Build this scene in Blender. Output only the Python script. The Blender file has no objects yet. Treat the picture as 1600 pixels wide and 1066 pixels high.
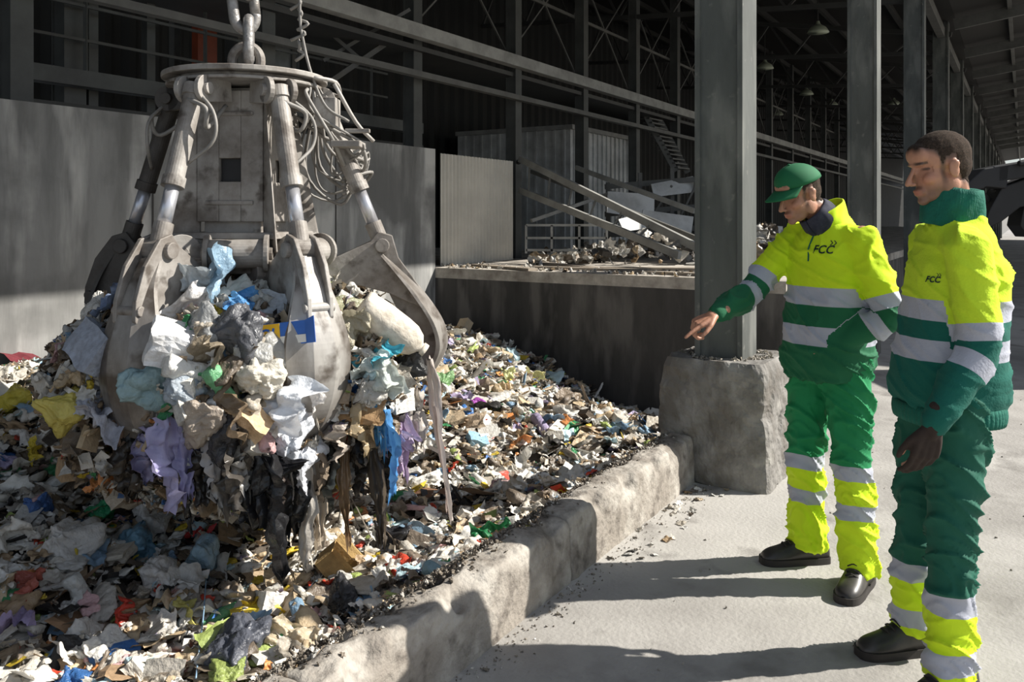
import bpy, bmesh, math, random
import numpy as np
from mathutils import Vector, Matrix, noise, Euler, Quaternion
from mathutils.bvhtree import BVHTree
random.seed(7); rng=np.random.default_rng(7)
F=1300.; HZ=340.; CZ=1.5
CU,SU=.524,.8517
TH=math.atan2(SU,CU)
def W(u,w,z): return Vector((u*CU-w*SU, u*SU+w*CU, z))
def UW(X,Y): return (X*CU+Y*SU, -X*SU+Y*CU)
def at(px,py,Y): return Vector(((px-800)*Y/F, Y, CZ-(py-HZ)*Y/F))
def u_of(px,w):
    Y=1526.*w/(1600.-px); return Y*(CU*(px-800)/F+SU)
COL=bpy.context.scene.collection
# ---------------------------------------------------------------- materials
def mat(name,c,rough=.7,metal=0.,c2=None,scale=4.,amt=.6,bump=.0,bscale=20.,detail=8,attr=None,objcol=False,ramp=None,spec=.5,stretch=None,c3=None,s3=1.2,bdist=.02,c4=None,s4=8.,t4=.6,trans=0.):
    m=bpy.data.materials.new(name); m.use_nodes=True
    nt=m.node_tree; N=nt.nodes; L=nt.links
    b=N['Principled BSDF']; b.inputs['Roughness'].default_value=rough; b.inputs['Metallic'].default_value=metal
    b.inputs['Specular IOR Level'].default_value=spec
    tc=N.new('ShaderNodeTexCoord'); co=tc.outputs['Object']
    if stretch:
        mp=N.new('ShaderNodeMapping'); mp.inputs['Scale'].default_value=stretch; L.new(co,mp.inputs[0]); co2=mp.outputs[0]
    else: co2=co
    if ramp:
        at_=N.new('ShaderNodeAttribute'); at_.attribute_name='band'
        lo,hi,stops=ramp
        mr=N.new('ShaderNodeMapRange'); mr.inputs[1].default_value=lo; mr.inputs[2].default_value=hi
        L.new(at_.outputs['Fac'],mr.inputs[0])
        cr=N.new('ShaderNodeValToRGB'); cr.color_ramp.interpolation='CONSTANT'
        els=cr.color_ramp.elements
        els[0].position=0; els[0].color=(*stops[0][1],1)
        els[1].position=(stops[1][0]-lo)/(hi-lo); els[1].color=(*stops[1][1],1)
        for p,cc in stops[2:]:
            e=els.new((p-lo)/(hi-lo)); e.color=(*cc,1)
        L.new(mr.outputs[0],cr.inputs[0]); base=cr.outputs[0]
    elif attr:
        a=N.new('ShaderNodeAttribute'); a.attribute_name=attr; base=a.outputs['Color']
    elif objcol:
        a=N.new('ShaderNodeObjectInfo'); base=a.outputs['Color']
    else:
        r=N.new('ShaderNodeRGB'); r.outputs[0].default_value=(*c,1); base=r.outputs[0]
    nz=N.new('ShaderNodeTexNoise'); nz.inputs['Scale'].default_value=scale; nz.inputs['Detail'].default_value=detail; nz.inputs['Roughness'].default_value=.62
    L.new(co2,nz.inputs['Vector'])
    mx=N.new('ShaderNodeMix'); mx.data_type='RGBA'
    rr=N.new('ShaderNodeMapRange'); rr.inputs[1].default_value=.38; rr.inputs[2].default_value=.66; rr.inputs[4].default_value=amt
    L.new(nz.outputs['Fac'],rr.inputs[0]); L.new(rr.outputs[0],mx.inputs[0])
    if c2 is None:
        mx.blend_type='MULTIPLY'; mx.inputs[7].default_value=(.50,.46,.41,1)
    else:
        mx.inputs[7].default_value=(*c2,1)
    L.new(base,mx.inputs[6]); out=mx.outputs[2]
    for cc,ss,tt,vec in ((c3,s3,.5,co2),(c4,s4,t4,co)):
        if cc:
            n3=N.new('ShaderNodeTexNoise'); n3.inputs['Scale'].default_value=ss; n3.inputs['Detail'].default_value=6; L.new(vec,n3.inputs['Vector'])
            r3=N.new('ShaderNodeMapRange'); r3.inputs[1].default_value=tt; r3.inputs[2].default_value=tt+.13; r3.inputs[4].default_value=.85; L.new(n3.outputs['Fac'],r3.inputs[0])
            m3=N.new('ShaderNodeMix'); m3.data_type='RGBA'; m3.inputs[7].default_value=(*cc,1); L.new(r3.outputs[0],m3.inputs[0]); L.new(out,m3.inputs[6]); out=m3.outputs[2]
    L.new(out,b.inputs['Base Color'])
    nrm=None
    if bump>0:
        n2=N.new('ShaderNodeTexNoise'); n2.inputs['Scale'].default_value=bscale; n2.inputs['Detail'].default_value=6
        L.new(co2,n2.inputs['Vector'])
        bp=N.new('ShaderNodeBump'); bp.inputs['Strength'].default_value=bump; bp.inputs['Distance'].default_value=bdist
        L.new(n2.outputs['Fac'],bp.inputs['Height']); L.new(bp.outputs[0],b.inputs['Normal']); nrm=bp
    if trans>0:   # thin plastic lets some light through
        tr=N.new('ShaderNodeBsdfTranslucent'); ms=N.new('ShaderNodeMixShader'); ms.inputs[0].default_value=trans
        L.new(out,tr.inputs[0]); L.new(b.outputs[0],ms.inputs[1]); L.new(tr.outputs[0],ms.inputs[2]); L.new(ms.outputs[0],N['Material Output'].inputs[0])
    return m
M={}
M['floor']=mat('yard_concrete',(.37,.355,.33),.9,c2=(.235,.222,.205),scale=1.8,amt=.85,bump=.5,bscale=50,c3=(.43,.415,.385),s3=.7,bdist=.008,c4=(.20,.188,.172),s4=3.5,t4=.57)
M['wall']=mat('weathered_concrete',(.30,.30,.29),.9,c2=(.10,.10,.095),scale=3.0,amt=.85,bump=.4,bscale=14,c3=(.54,.535,.51),s3=4.,stretch=(1,1,.16),c4=(.14,.14,.135),s4=1.1,t4=.50)
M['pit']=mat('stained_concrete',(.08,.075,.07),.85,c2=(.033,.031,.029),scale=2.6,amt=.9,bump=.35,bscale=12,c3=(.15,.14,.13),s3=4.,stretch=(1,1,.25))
M['curb']=mat('curb_concrete',(.42,.39,.345),.9,c2=(.15,.128,.105),scale=6.5,amt=.95,bump=1.,bscale=36,c3=(.27,.24,.205),s3=3.2,bdist=.012,c4=(.09,.075,.062),s4=10.,t4=.55)
M['plinth']=mat('plinth_concrete',(.25,.238,.22),.9,c2=(.09,.083,.074),scale=3.5,amt=.95,bump=.9,bscale=26,c3=(.155,.14,.122),s3=7.,bdist=.015,c4=(.38,.365,.335),s4=4.5,t4=.59)
M['col']=mat('column_paint',(.095,.103,.096),.6,c2=(.05,.054,.05),scale=3,amt=.85,bump=.15,bscale=30,c3=(.16,.165,.152),s3=5.,stretch=(1,1,.3),c4=(.21,.205,.185),s4=14.,t4=.64)
M['post']=mat('post_paint',(.075,.08,.075),.6,c2=(.04,.04,.04),scale=3,amt=.8)
M['steel']=mat('dark_steel',(.045,.045,.042),.6,c2=(.03,.03,.028),scale=3,amt=.8)
M['beam']=mat('beam_steel',(.12,.12,.112),.6,c2=(.06,.06,.056),scale=3,amt=.8)
M['lbeam']=mat('pale_beam_steel',(.34,.34,.32),.6,c2=(.17,.17,.16),scale=3,amt=.8)
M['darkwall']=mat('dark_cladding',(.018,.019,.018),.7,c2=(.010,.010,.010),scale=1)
M['clad']=mat('beige_cladding',(.62,.59,.52),.6,c2=(.36,.345,.31),scale=1.6,amt=.5)
M['white']=mat('white_cladding',(.60,.61,.60),.6,c2=(.30,.30,.29),scale=2.2,amt=.8)
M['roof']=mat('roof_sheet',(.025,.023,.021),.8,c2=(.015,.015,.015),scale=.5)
M['wood']=mat('old_timber',(.34,.29,.23),.8,c2=(.12,.10,.08),scale=3,amt=.8)
M['deck']=mat('deck_concrete',(.55,.51,.45),.85,c2=(.22,.19,.16),scale=4,amt=.9,bump=.4,bscale=20)
M['orange']=mat('orange_paint',(.22,.04,.012),.6)
M['glass']=mat('cab_glass',(.20,.22,.22),.15)
M['grab']=mat('grab_steel',(.34,.32,.295),.58,.1,c2=(.11,.088,.07),scale=5,amt=.92,bump=.35,bscale=26,c3=(.44,.42,.39),s3=3.,bdist=.008,c4=(.065,.05,.038),s4=11.,t4=.57)
M['grabshade']=mat('grab_steel_shaded',(.085,.078,.07),.6,.2,c2=(.045,.036,.03),scale=7,amt=.85,bump=.3,bscale=30)  # darker copy of the grab steel, shade on the rear claws put into the colour
M['blade']=mat('blade_steel',(.33,.31,.285),.42,.3,c2=(.11,.09,.072),scale=5,amt=.95,bump=.35,bscale=16,c3=(.50,.48,.45),s3=3.,bdist=.008,c4=(.075,.057,.043),s4=8.,t4=.52,stretch=(1,1,.4))
M['chrome']=mat('chrome_rod',(.62,.63,.68),.28,.6,c2=(.40,.39,.38),scale=8,amt=.5)
M['hose']=mat('hose_rubber',(.30,.285,.265),.6,c2=(.12,.115,.10),scale=10)
M['chain']=mat('chain_steel',(.34,.335,.33),.45,.4,c2=(.15,.13,.11),scale=20,amt=.8,bump=.2,bscale=60)
M['trash']=mat('loose_waste',(1,1,1),.40,attr='Col',scale=18,amt=.35,bump=.4,bscale=40,bdist=.03,trans=.12)
M['item']=mat('waste_item',(1,1,1),.24,objcol=True,scale=5,amt=.28,bump=.35,bscale=8,bdist=.08,detail=3,trans=.22)
M['card']=mat('cardboard',(1,1,1),.85,objcol=True,scale=8,amt=.55,bump=.3,bscale=12)
M['dirt']=mat('waste_dirt',(.12,.10,.08),.95,c2=(.05,.04,.032),scale=12,amt=.9,bump=.9,bscale=25)
M['black']=mat('black_paint',(.016,.016,.018),.6)
M['skin']=mat('skin',(1,1,1),.5,attr='Col',scale=60,amt=.10,bump=.08,bscale=180)
M['hair']=mat('dark_hair',(.028,.021,.016),.95,c2=(.075,.052,.038),scale=220,amt=.9,bump=.5,bscale=400,bdist=.002,spec=.15)
YEL=(.66,.90,.012); SIL=(.44,.46,.53); G1=(.006,.125,.05); G1T=(.004,.23,.075); G2=(.004,.115,.085); G2T=(.003,.10,.062)
M['jacket1']=mat('hi_vis_jacket',YEL,.85,ramp=(.7,1.5,[(0,G1),(.978,SIL),(1.055,G1),(1.14,SIL),(1.215,YEL)]),scale=6,amt=.15,bump=.3,bscale=16)
M['jacket2']=mat('hi_vis_pullover',(.6,.84,.03),.95,ramp=(.7,1.5,[(0,G2),(1.048,SIL),(1.115,G2),(1.172,SIL),(1.24,(.60,.82,.03))]),scale=8,amt=.15,bump=.35,bscale=130,bdist=.006)
M['trou1']=mat('hi_vis_trousers',YEL,.8,ramp=(0,1.,[(0,YEL),(.278,SIL),(.337,YEL),(.43,SIL),(.49,G1T)]),scale=6,amt=.15,bump=.35,bscale=14)
M['trou2']=mat('hi_vis_work_trousers',YEL,.8,ramp=(0,1.,[(0,YEL),(.105,SIL),(.165,YEL),(.27,SIL),(.335,G2T)]),scale=6,amt=.15,bump=.35,bscale=14)
M['capg']=mat('cap_green',(.006,.14,.05),.8,scale=10,amt=.3)
M['collar1']=mat('collar_yellow',YEL,.85,scale=10,amt=.2)
M['collar2']=mat('collar_green',(.004,.13,.09),.9,scale=30,amt=.4,bump=.5,bscale=120,bdist=.006)
M['navy']=mat('navy_fabric',(.02,.022,.04),.9,c2=(.12,.12,.15),scale=25,amt=.3)
M['glove']=mat('glove_fabric',(.035,.022,.016),.9,scale=40)
M['shoe']=mat('black_leather',(.022,.021,.022),.4,c2=(.08,.07,.06),scale=14,amt=.5)
M['sole']=mat('rubber_sole',(.035,.03,.028),.8)
M['logo']=mat('logo_green',(.004,.03,.02),.6,amt=0)
M['boxy']=mat('yellow_print',(.85,.50,.02),.5,scale=12,amt=.3)
M['boxb']=mat('blue_print',(.03,.14,.52),.5,scale=12,amt=.3)
M['boxw']=mat('white_print',(.75,.75,.72),.5,scale=12,amt=.3)
# ---------------------------------------------------------------- object helpers
def reg(o,label=None,cat=None,kind=None,group=None,parent=None,link=True):
    if link: COL.objects.link(o)
    if label: o['label']=label
    if cat: o['category']=cat
    if kind: o['kind']=kind
    if group: o['group']=group
    if parent: o.parent=parent; 
    return o
def mk(name,v,f,m,smooth=False,mw=None,**k):
    me=bpy.data.meshes.new(name); me.from_pydata([tuple(p) for p in v],[],f); me.validate(); me.update()
    for mm in (m if isinstance(m,list) else [m]): me.materials.append(mm)
    if smooth: me.polygons.foreach_set('use_smooth',[True]*len(me.polygons))
    o=bpy.data.objects.new(name,me)
    if mw is not None: o.matrix_world=mw
    return reg(o,**k)
def empty(name,loc,**k):
    o=bpy.data.objects.new(name,None); o.location=loc; o.empty_display_size=.1; return reg(o,**k)
BQ=[(0,3,2,1),(4,5,6,7),(0,1,5,4),(1,2,6,5),(2,3,7,6),(3,0,4,7)]
def boxv(x0,x1,y0,y1,z0,z1):
    return [(x0,y0,z0),(x1,y0,z0),(x1,y1,z0),(x0,y1,z0),(x0,y0,z1),(x1,y0,z1),(x1,y1,z1),(x0,y1,z1)]
def bev(o,w,seg=2):
    md=o.modifiers.new('b','BEVEL'); md.width=w; md.segments=seg; md.limit_method='ANGLE'
def bx(name,u0,u1,w0,w1,z0,z1,m,bevel=0,**k):
    cu,cw=(u0+u1)/2,(w0+w1)/2
    mw=Matrix.Translation(W(cu,cw,z0))@Matrix.Rotation(TH,4,'Z')
    o=mk(name,boxv(u0-cu,u1-cu,w0-cw,w1-cw,0,z1-z0),BQ,m,mw=mw,**k)
    if bevel: bev(o,bevel)
    return o
def bar(name,a,b,tx,tz,m,**k):
    a=Vector(a); b=Vector(b); d=b-a; L=d.length; q=d.to_track_quat('X','Z')
    mw=Matrix.Translation(a)@q.to_matrix().to_4x4()
    return mk(name,boxv(0,L,-tx/2,tx/2,-tz/2,tz/2),BQ,m,mw=mw,**k)
def joinp(parts):
    V=[];Fc=[]
    for v,f in parts:
        n=len(V); V+= [tuple(p) for p in v]; Fc+=[tuple(i+n for i in q) for q in f]
    return V,Fc
def barp(a,b,tx,tz):
    a=Vector(a); b=Vector(b); d=b-a; L=d.length; R=d.to_track_quat('X','Z').to_matrix()
    return [a+R@Vector(p) for p in boxv(0,L,-tx/2,tx/2,-tz/2,tz/2)],BQ
def catmull(P,n):
    P=[np.array(p,float) for p in P]
    if len(P)<3:
        return [P[0]+(P[-1]-P[0])*i/n for i in range(n+1)]
    out=[]; Q=[2*P[0]-P[1]]+P+[2*P[-1]-P[-2]]
    for i in range(1,len(Q)-2):
        for j in range(n):
            t=j/n; a,b,c,d=Q[i-1],Q[i],Q[i+1],Q[i+2]
            out.append(.5*((2*b)+(c-a)*t+(2*a-5*b+4*c-d)*t*t+(-a+3*b-3*c+d)*t**3))
    out.append(P[-1]); return out
def tube(pts,radii,seg=12,n=5,closed=True):
    data=catmull([list(p)+[r] for p,r in zip(pts,radii)],n)
    C=[Vector(d[:3]) for d in data]; R=[max(.001,d[3]) for d in data]
    V=[];Fc=[]
    t0=(C[1]-C[0]).normalized(); x=t0.orthogonal().normalized(); pt=t0
    for i,c in enumerate(C):
        t=(C[min(i+1,len(C)-1)]-C[max(i-1,0)]).normalized()
        q=pt.rotation_difference(t); x=(q@x).normalized(); pt=t; y=t.cross(x)
        for k in range(seg):
            a=2*math.pi*k/seg; V.append(c+(x*math.cos(a)+y*math.sin(a))*R[i])
    for i in range(len(C)-1):
        for k in range(seg):
            k2=(k+1)%seg; Fc.append((i*seg+k,i*seg+k2,(i+1)*seg+k2,(i+1)*seg+k))
    if closed:
        Fc.append(tuple(reversed(range(seg)))); Fc.append(tuple((len(C)-1)*seg+k for k in range(seg)))
    return V,Fc
def ell(c,r,R=None,nu=16,nv=10):
    V=[];Fc=[]; c=Vector(c)
    for i in range(nv+1):
        ph=math.pi*i/nv
        for k in range(nu):
            a=2*math.pi*k/nu
            p=Vector((r[0]*math.sin(ph)*math.cos(a),r[1]*math.sin(ph)*math.sin(a),r[2]*math.cos(ph)))
            V.append(c+(R@p if R else p))
    for i in range(nv):
        for k in range(nu):
            k2=(k+1)%nu
            if i==0: Fc.append((k,nu+k,nu+k2)) 
            elif i==nv-1: Fc.append((i*nu+k,(i+1)*nu,i*nu+k2))
            else: Fc.append((i*nu+k,(i+1)*nu+k,(i+1)*nu+k2,i*nu+k2))
    for k in range(nu): V[k]=V[0]; V[nv*nu+k]=V[nv*nu]
    Fc2=[]
    for q in Fc:
        q=tuple(0 if j<nu else (nv*nu if j>=nv*nu else j) for j in q); Fc2.append(q)
    used=sorted({j for q in Fc2 for j in q}); mp={j:i for i,j in enumerate(used)}
    return [V[j] for j in used],[tuple(mp[j] for j in q) for q in Fc2]
def limb(pts,radii,seg=14,n=5):
    out=[tube(pts,radii,seg,n)]
    for p,r in ((pts[0],radii[0]),(pts[-1],radii[-1])): out.append(ell(p,(r,r,r),nu=12,nv=8))
    return out
def loft(rings,side,fwd,seg=32,n=4,pw=2.3):
    data=catmull([list(c)+[a,b] for c,a,b in rings],n)
    V=[];Fc=[]
    for d in data:
        c=Vector(d[:3])
        for k in range(seg):
            t=2*math.pi*k/seg; ct,st=math.cos(t),math.sin(t)
            x=abs(ct)**(2/pw)*(1 if ct>0 else -1)*d[3]; y=abs(st)**(2/pw)*(1 if st>0 else -1)*d[4]
            V.append(c+side*x+fwd*y)
    m=len(data)
    for i in range(m-1):
        for k in range(seg):
            k2=(k+1)%seg; Fc.append((i*seg+k,i*seg+k2,(i+1)*seg+k2,(i+1)*seg+k))
    Fc.append(tuple(reversed(range(seg)))); Fc.append(tuple((m-1)*seg+k for k in range(seg)))
    return V,Fc
def remesh(parts,voxel,sm=3,smf=.5):
    V,Fc=joinp(parts)
    me=bpy.data.meshes.new('tmp'); me.from_pydata([tuple(p) for p in V],[],Fc); me.update()
    bm=bmesh.new(); bm.from_mesh(me)
    bmesh.ops.recalc_face_normals(bm,faces=bm.faces); bm.to_mesh(me); bm.free()
    o=bpy.data.objects.new('tmp',me); COL.objects.link(o)
    r=o.modifiers.new('r','REMESH'); r.mode='VOXEL'; r.voxel_size=voxel
    if sm:
        s=o.modifiers.new('s','SMOOTH'); s.iterations=sm; s.factor=smf
    bpy.context.view_layer.update()
    dg=bpy.context.evaluated_depsgraph_get()
    me2=bpy.data.meshes.new_from_object(o.evaluated_get(dg))
    bpy.data.objects.remove(o); bpy.data.meshes.remove(me)
    me2.polygons.foreach_set('use_smooth',[True]*len(me2.polygons))
    return me2
def getco(me):
    a=np.empty(len(me.vertices)*3); me.vertices.foreach_get('co',a); return a.reshape(-1,3)
def getno(me):
    a=np.empty(len(me.vertices)*3); me.vertices.foreach_get('normal',a); return a.reshape(-1,3)
def wrinkle(me,amp,sc,amp2,sc2,shear=(0,0)):
    co=getco(me); no=getno(me)
    for i in range(len(co)):
        p=co[i]
        d=amp*noise.noise(Vector((p[0]*sc[0],p[1]*sc[1],p[2]*sc[2])))
        q=Vector((p[0]*sc2[0]+7,p[1]*sc2[1],p[2]*sc2[2]+p[0]*shear[0]+p[1]*shear[1]))
        q=q+.5*Vector((noise.noise(q*.7),0,noise.noise(q*.7+Vector((3,3,3)))))
        r=max(0,1-abs(noise.noise(q))*5.)
        r2=max(0,1-abs(noise.noise(q*1.9+Vector((11,0,5))))*5.)
        d+=amp2*(r*r+.45*r2*r2-.18)
        co[i]+=no[i]*d
    me.vertices.foreach_set('co',co.ravel()); me.update()
def sm(x): x=max(0,min(1,x)); return x*x*(3-2*x)
# ---------------------------------------------------------------- structure
bx('floor',-8,120,-60,1.6,-.2,0,M['floor'],kind='structure')
bx('wall_left',-4,8.0,6.0,6.35,-1.5,2.32,M['wall'],kind='structure')
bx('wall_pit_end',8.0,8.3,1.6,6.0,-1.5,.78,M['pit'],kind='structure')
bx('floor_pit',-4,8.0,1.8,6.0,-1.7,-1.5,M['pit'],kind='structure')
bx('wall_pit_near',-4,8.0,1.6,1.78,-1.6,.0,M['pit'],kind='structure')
for i,u in enumerate((4.2,6.3)):
    bx('trim_%d'%(i+1),u,u+.012,5.992,6.0,.0,2.3,M['pit'],kind='structure')
def roof(name,u0,u1,w0,z0,w1,z1):
    V=[W(u0,w0,z0),W(u1,w0,z0),W(u1,w1,z1),W(u0,w1,z1)]; V+=[v+Vector((0,0,.12)) for v in V]
    return mk(name,V,BQ,M['roof'],kind='structure')
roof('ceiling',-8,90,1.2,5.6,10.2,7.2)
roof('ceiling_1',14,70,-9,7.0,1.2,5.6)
def corr(name,u0,u1,w,z0,z1,pitch,depth,m,**k):
    n=int((u1-u0)/pitch)*4; V=[];Fc=[]
    for i in range(n+1):
        u=(u1-u0)*i/n; d=0 if (i//2)%2 else -depth
        V+=[(u,d,0),(u,d,z1-z0)]
    for i in range(n): Fc.append((2*i,2*i+2,2*i+3,2*i+1))
    mw=Matrix.Translation(W(u0,w,z0))@Matrix.Rotation(TH,4,'Z')
    o=mk(name,V,Fc,m,mw=mw,**k)
    s=o.modifiers.new('s','SOLIDIFY'); s.thickness=.008
    return o
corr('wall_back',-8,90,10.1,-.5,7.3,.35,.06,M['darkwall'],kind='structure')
bx('platform',8.0,60,1.9,9.9,.78,.9,M['deck'],label='raised concrete platform beyond the waste pit',cat='platform')
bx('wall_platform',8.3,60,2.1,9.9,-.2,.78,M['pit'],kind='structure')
def hsec(name,u,w,z0,z1,a,b,t,m,**k):
    parts=[(boxv(-a/2,a/2,-b/2,-b/2+t,0,z1-z0),BQ),(boxv(-a/2,a/2,b/2-t,b/2,0,z1-z0),BQ),(boxv(-t/2-a*.38,t/2-a*.38,-b/2+t,b/2-t,0,z1-z0),BQ)]
    V,Fc=joinp(parts)
    return mk(name,V,Fc,m,mw=Matrix.Translation(W(u,w,z0))@Matrix.Rotation(TH,4,'Z'),**k)
for i in range(14):
    u=4.85+5.0*i
    lab='tall green-grey steel column standing on a concrete plinth' if i==0 else 'tall dark steel column along the open shed side'
    hsec('steel_column',u,1.5,.66 if i==0 else 0,5.7,.29 if i==0 else .30,.28 if i==0 else .30,.03,M['col'],label=lab,cat='column',group='columns along the shed side')
def rock(name,u,w,a,b,z0,z1,m,amp=.03,sub=28,rnd=.02,**k):
    bm=bmesh.new(); bmesh.ops.create_cube(bm,size=1)
    bmesh.ops.subdivide_edges(bm,edges=bm.edges,cuts=sub,use_grid_fill=True)
    for v in bm.verts:
        x,y,z=v.co; z+=.5
        tap=1.05-.07*z
        X=x*a*tap; Y=y*b*tap; Z=z*(z1-z0)
        rr=max(0,(z-.88)/.12)**2*rnd
        X-=math.copysign(rr*abs(x)*2,x); Y-=math.copysign(rr*abs(y)*2,y)
        cor=max(0,abs(x)*2-.84)*max(0,abs(y)*2-.84)/.0256
        X*=1-.05*cor; Y*=1-.05*cor
        p=Vector((X+u*3,Y,Z)); n=noise.noise(p*3)*amp*.6+noise.noise(p*9)*amp*.4+noise.noise(p*24)*amp*.4-max(0,noise.noise(p*6+Vector((4,4,4)))-.25)*amp*3
        d=Vector((x,y,(z-.5)*.8)).normalized(); 
        v.co=Vector((X,Y,Z))+d*n
    me=bpy.data.meshes.new(name); bm.to_mesh(me); bm.free(); me.materials.append(m)
    o=bpy.data.objects.new(name,me); o.matrix_world=Matrix.Translation(W(u,w,z0))@Matrix.Rotation(TH,4,'Z')
    return reg(o,**k)
rock('column_plinth',4.87,1.5,.63,.63,0,.69,M['plinth'],amp=.022,rnd=.03,label='stained rough concrete plinth carrying the steel column',cat='plinth')
def kerb(u0,u1,h):
    prof=[(-.125,-.02),(-.124,.06),(-.122,.14),(-.119,.20),(-.115,.242),(-.106,.258),(-.09,.264),(-.06,.267),(-.03,.268),(0,.267),(.02,.263),(.035,.252),(.042,.235),(.047,.18),(.05,.10),(.052,0),(.052,-.1)]
    pr=catmull(prof,3); n=int((u1-u0)*60); V=[];Fc=[];K=len(pr)
    for i in range(n+1):
        u=u0+(u1-u0)*i/n; e=min(i,n-i)/n*(u1-u0); sh=1-.05*math.exp(-(e/.012)**2)
        for w,z in pr:
            z_=z*h; p=Vector((u,w+1.71,z_)); top=sm((z-.17)/.10)
            d=noise.noise(p*2.0)*.008+noise.noise(p*8)*.008+noise.noise(p*24)*.006
            edge=math.exp(-((abs(w+.035)-.08)/.04)**2)
            chip=max(0,noise.noise(Vector((u*3.2,w*3,9)))-.08)*.20*top*edge+max(0,noise.noise(Vector((u*9,w*5,3)))-.12)*.12*top*edge
            V.append((u-u0,w*sh+d*(1 if w>-.03 else -1)*.8-(1 if w>-.03 else -1)*chip*.5,z_*(1 if z_<.1 else sh)+d*top*.7-chip))
    for i in range(n):
        for k in range(K-1): a=i*K+k; Fc.append((a,a+K,a+K+1,a+1))
    Fc.append(tuple(range(K))); Fc.append(tuple(n*K+k for k in reversed(range(K))))
    mw=Matrix.Translation(W(u0,1.71,0))@Matrix.Rotation(TH,4,'Z')
    return mk('kerb_section',V,Fc,M['curb'],smooth=True,mw=mw,label='worn chipped concrete kerb section edging the waste pit',cat='kerb',group='kerb sections along the pit')
us=[-1.2,1.6,3.05,4.57]
for i in range(3): kerb(us[i],us[i+1]-.003,[1.0,.97,1.0][i])
pxB=[655,803,909,991,1055]
uB=[u_of(p,6.4) for p in pxB]
uB+= [uB[-1]+2.6*i for i in range(1,10)]
uB=[uB[0]-2.4*2,uB[0]-2.4]+uB
for u in uB:
    hsec('steel_post',u,6.5 if u<8.3 else 6.4,.9,6.4,.17,.17,.02,M['post'],label='slim grey steel post inside the shed',cat='post',group='inner shed posts')
bx('steel_beam',2,60,6.2,6.34,3.68,3.84,M['lbeam'],label='long grey steel girder running along the shed',cat='beam')
bx('steel_beam',2,60,6.2,6.3,3.2,3.27,M['beam'],label='thin grey steel rail below the girder',cat='beam')
bx('walkway',2,60,6.35,7.3,3.56,3.62,M['steel'],label='dark steel walkway inside the shed',cat='walkway')
for i in range(2,len(uB)-3):
    a,b=uB[i],uB[i+1]
    V,Fc=joinp([barp(W(a,6.5,3.9),W(b,6.5,5.9),.025,.025),barp(W(a,6.5,5.9),W(b,6.5,3.9),.025,.025),barp(W(a,6.5,4.9),W(b,6.5,4.9),.03,.05)])
    mk('cross_bracing',V,Fc,M['beam'],label='crossed steel bracing between shed posts',cat='bracing',group='cross bracing')
for w in (2.2,3.6,5.0,6.4,7.8,9.2):
    z=5.6+(w-1.2)*1.6/9-.09
    bx('roof_purlin',-6,85,w,w+.07,z-.12,z,M['steel'],label='long steel purlin under the shed roof',cat='roof beam',group='roof purlins')
for w in (.2,-1.,-2.2,-3.6,-5.):
    z=5.6+(1.2-w)*1.4/10.2-.05
    bx('roof_purlin',14,70,w,w+.07,z-.12,z,M['beam'],label='long steel purlin under the shed roof',cat='roof beam',group='roof purlins')
for i in range(12):
    u=4.85+5*i; ps=[]
    zt=lambda w:5.6+(w-1.2)*1.6/9-.25
    ps.append(barp(W(u,1.3,zt(1.3)),W(u,9.9,zt(9.9)),.08,.1)); ps.append(barp(W(u,1.4,5.0),W(u,9.9,5.6),.08,.08))
    for k in range(8):
        w=1.4+k*1.06; ps.append(barp(W(u,w,5.0+(w-1.4)*.07),W(u,w+.53,zt(w+.53)),.04,.04)); ps.append(barp(W(u,w+.53,zt(w+.53)),W(u,w+1.06,5.0+(w-.34)*.07),.04,.04))
    V,Fc=joinp(ps); mk('roof_truss',V,Fc,M['steel'],label='grey lattice steel truss under the shed roof',cat='roof truss',group='roof trusses')
for i in range(12):
    u=15.5+3.5*i; V,Fc=joinp([barp(W(u,1.2,5.4),W(u,-9,6.75),.08,.22)]); mk('roof_rafter',V,Fc,M['beam'],label='grey steel rafter under the open canopy',cat='roof beam',group='canopy rafters')
bx('eave_beam',-4,75,1.42,1.56,5.3,5.5,M['beam'],label='grey steel eave beam joining the column heads',cat='beam')
M['lamp']=mat('lamp_shade',(.45,.50,.38),.4,amt=.1)
for px,py,Y in ((1278,42,17),(1260,142,26),(1300,160,30),(1397,158,30),(1195,100,21),(1215,175,32)):
    c=at(px,py,Y)
    e=empty('pendant_lamp',c,label='bell-shaped industrial lamp hanging from the shed roof',cat='lamp',group='hanging shed lamps')
    V,Fc=tube([(0,0,.12),(0,0,.05),(0,0,-.02),(0,0,-.12)],[.03,.06,.16,.22],16,3); o=mk('lamp_shade',V,Fc,M['lamp'],smooth=True,parent=e)
    u,w=UW(c.x,c.y); zr=5.6+(w-1.2)*1.6/9
    V,Fc=barp((0,0,.1),(0,0,max(.3,zr-c.z)),.02,.02); mk('rod',V,Fc,M['steel'],parent=e)
corr('metal_screen',8.35,u_of(795,6.25),6.2,.9,2.3,.075,.022,M['clad'],label='beige corrugated metal screen beside the concrete wall',cat='screen')
e=empty('storage_shed',W(13.4,7,.9),label='whitish ribbed metal shed on the platform',cat='shed')
def shed():
    V,Fc=joinp([(boxv(0,2.9,0,2.5,0,2.2),BQ)]+[(boxv(-.03,0,.1+i*.2,.14+i*.2,0,2.2),BQ) for i in range(12)]+[(boxv(.1+i*.2,.14+i*.2,-.03,0,0,2.2),BQ) for i in range(14)])
    o=mk('shed_body',V,Fc,M['white'],parent=e); o.rotation_euler=(0,0,TH)
    V,Fc=(boxv(-.08,3,-.08,2.5,2.2,2.28),BQ); o=mk('shed_roof',V,Fc,M['lbeam'],parent=e); o.rotation_euler=(0,0,TH)
shed()
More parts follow.
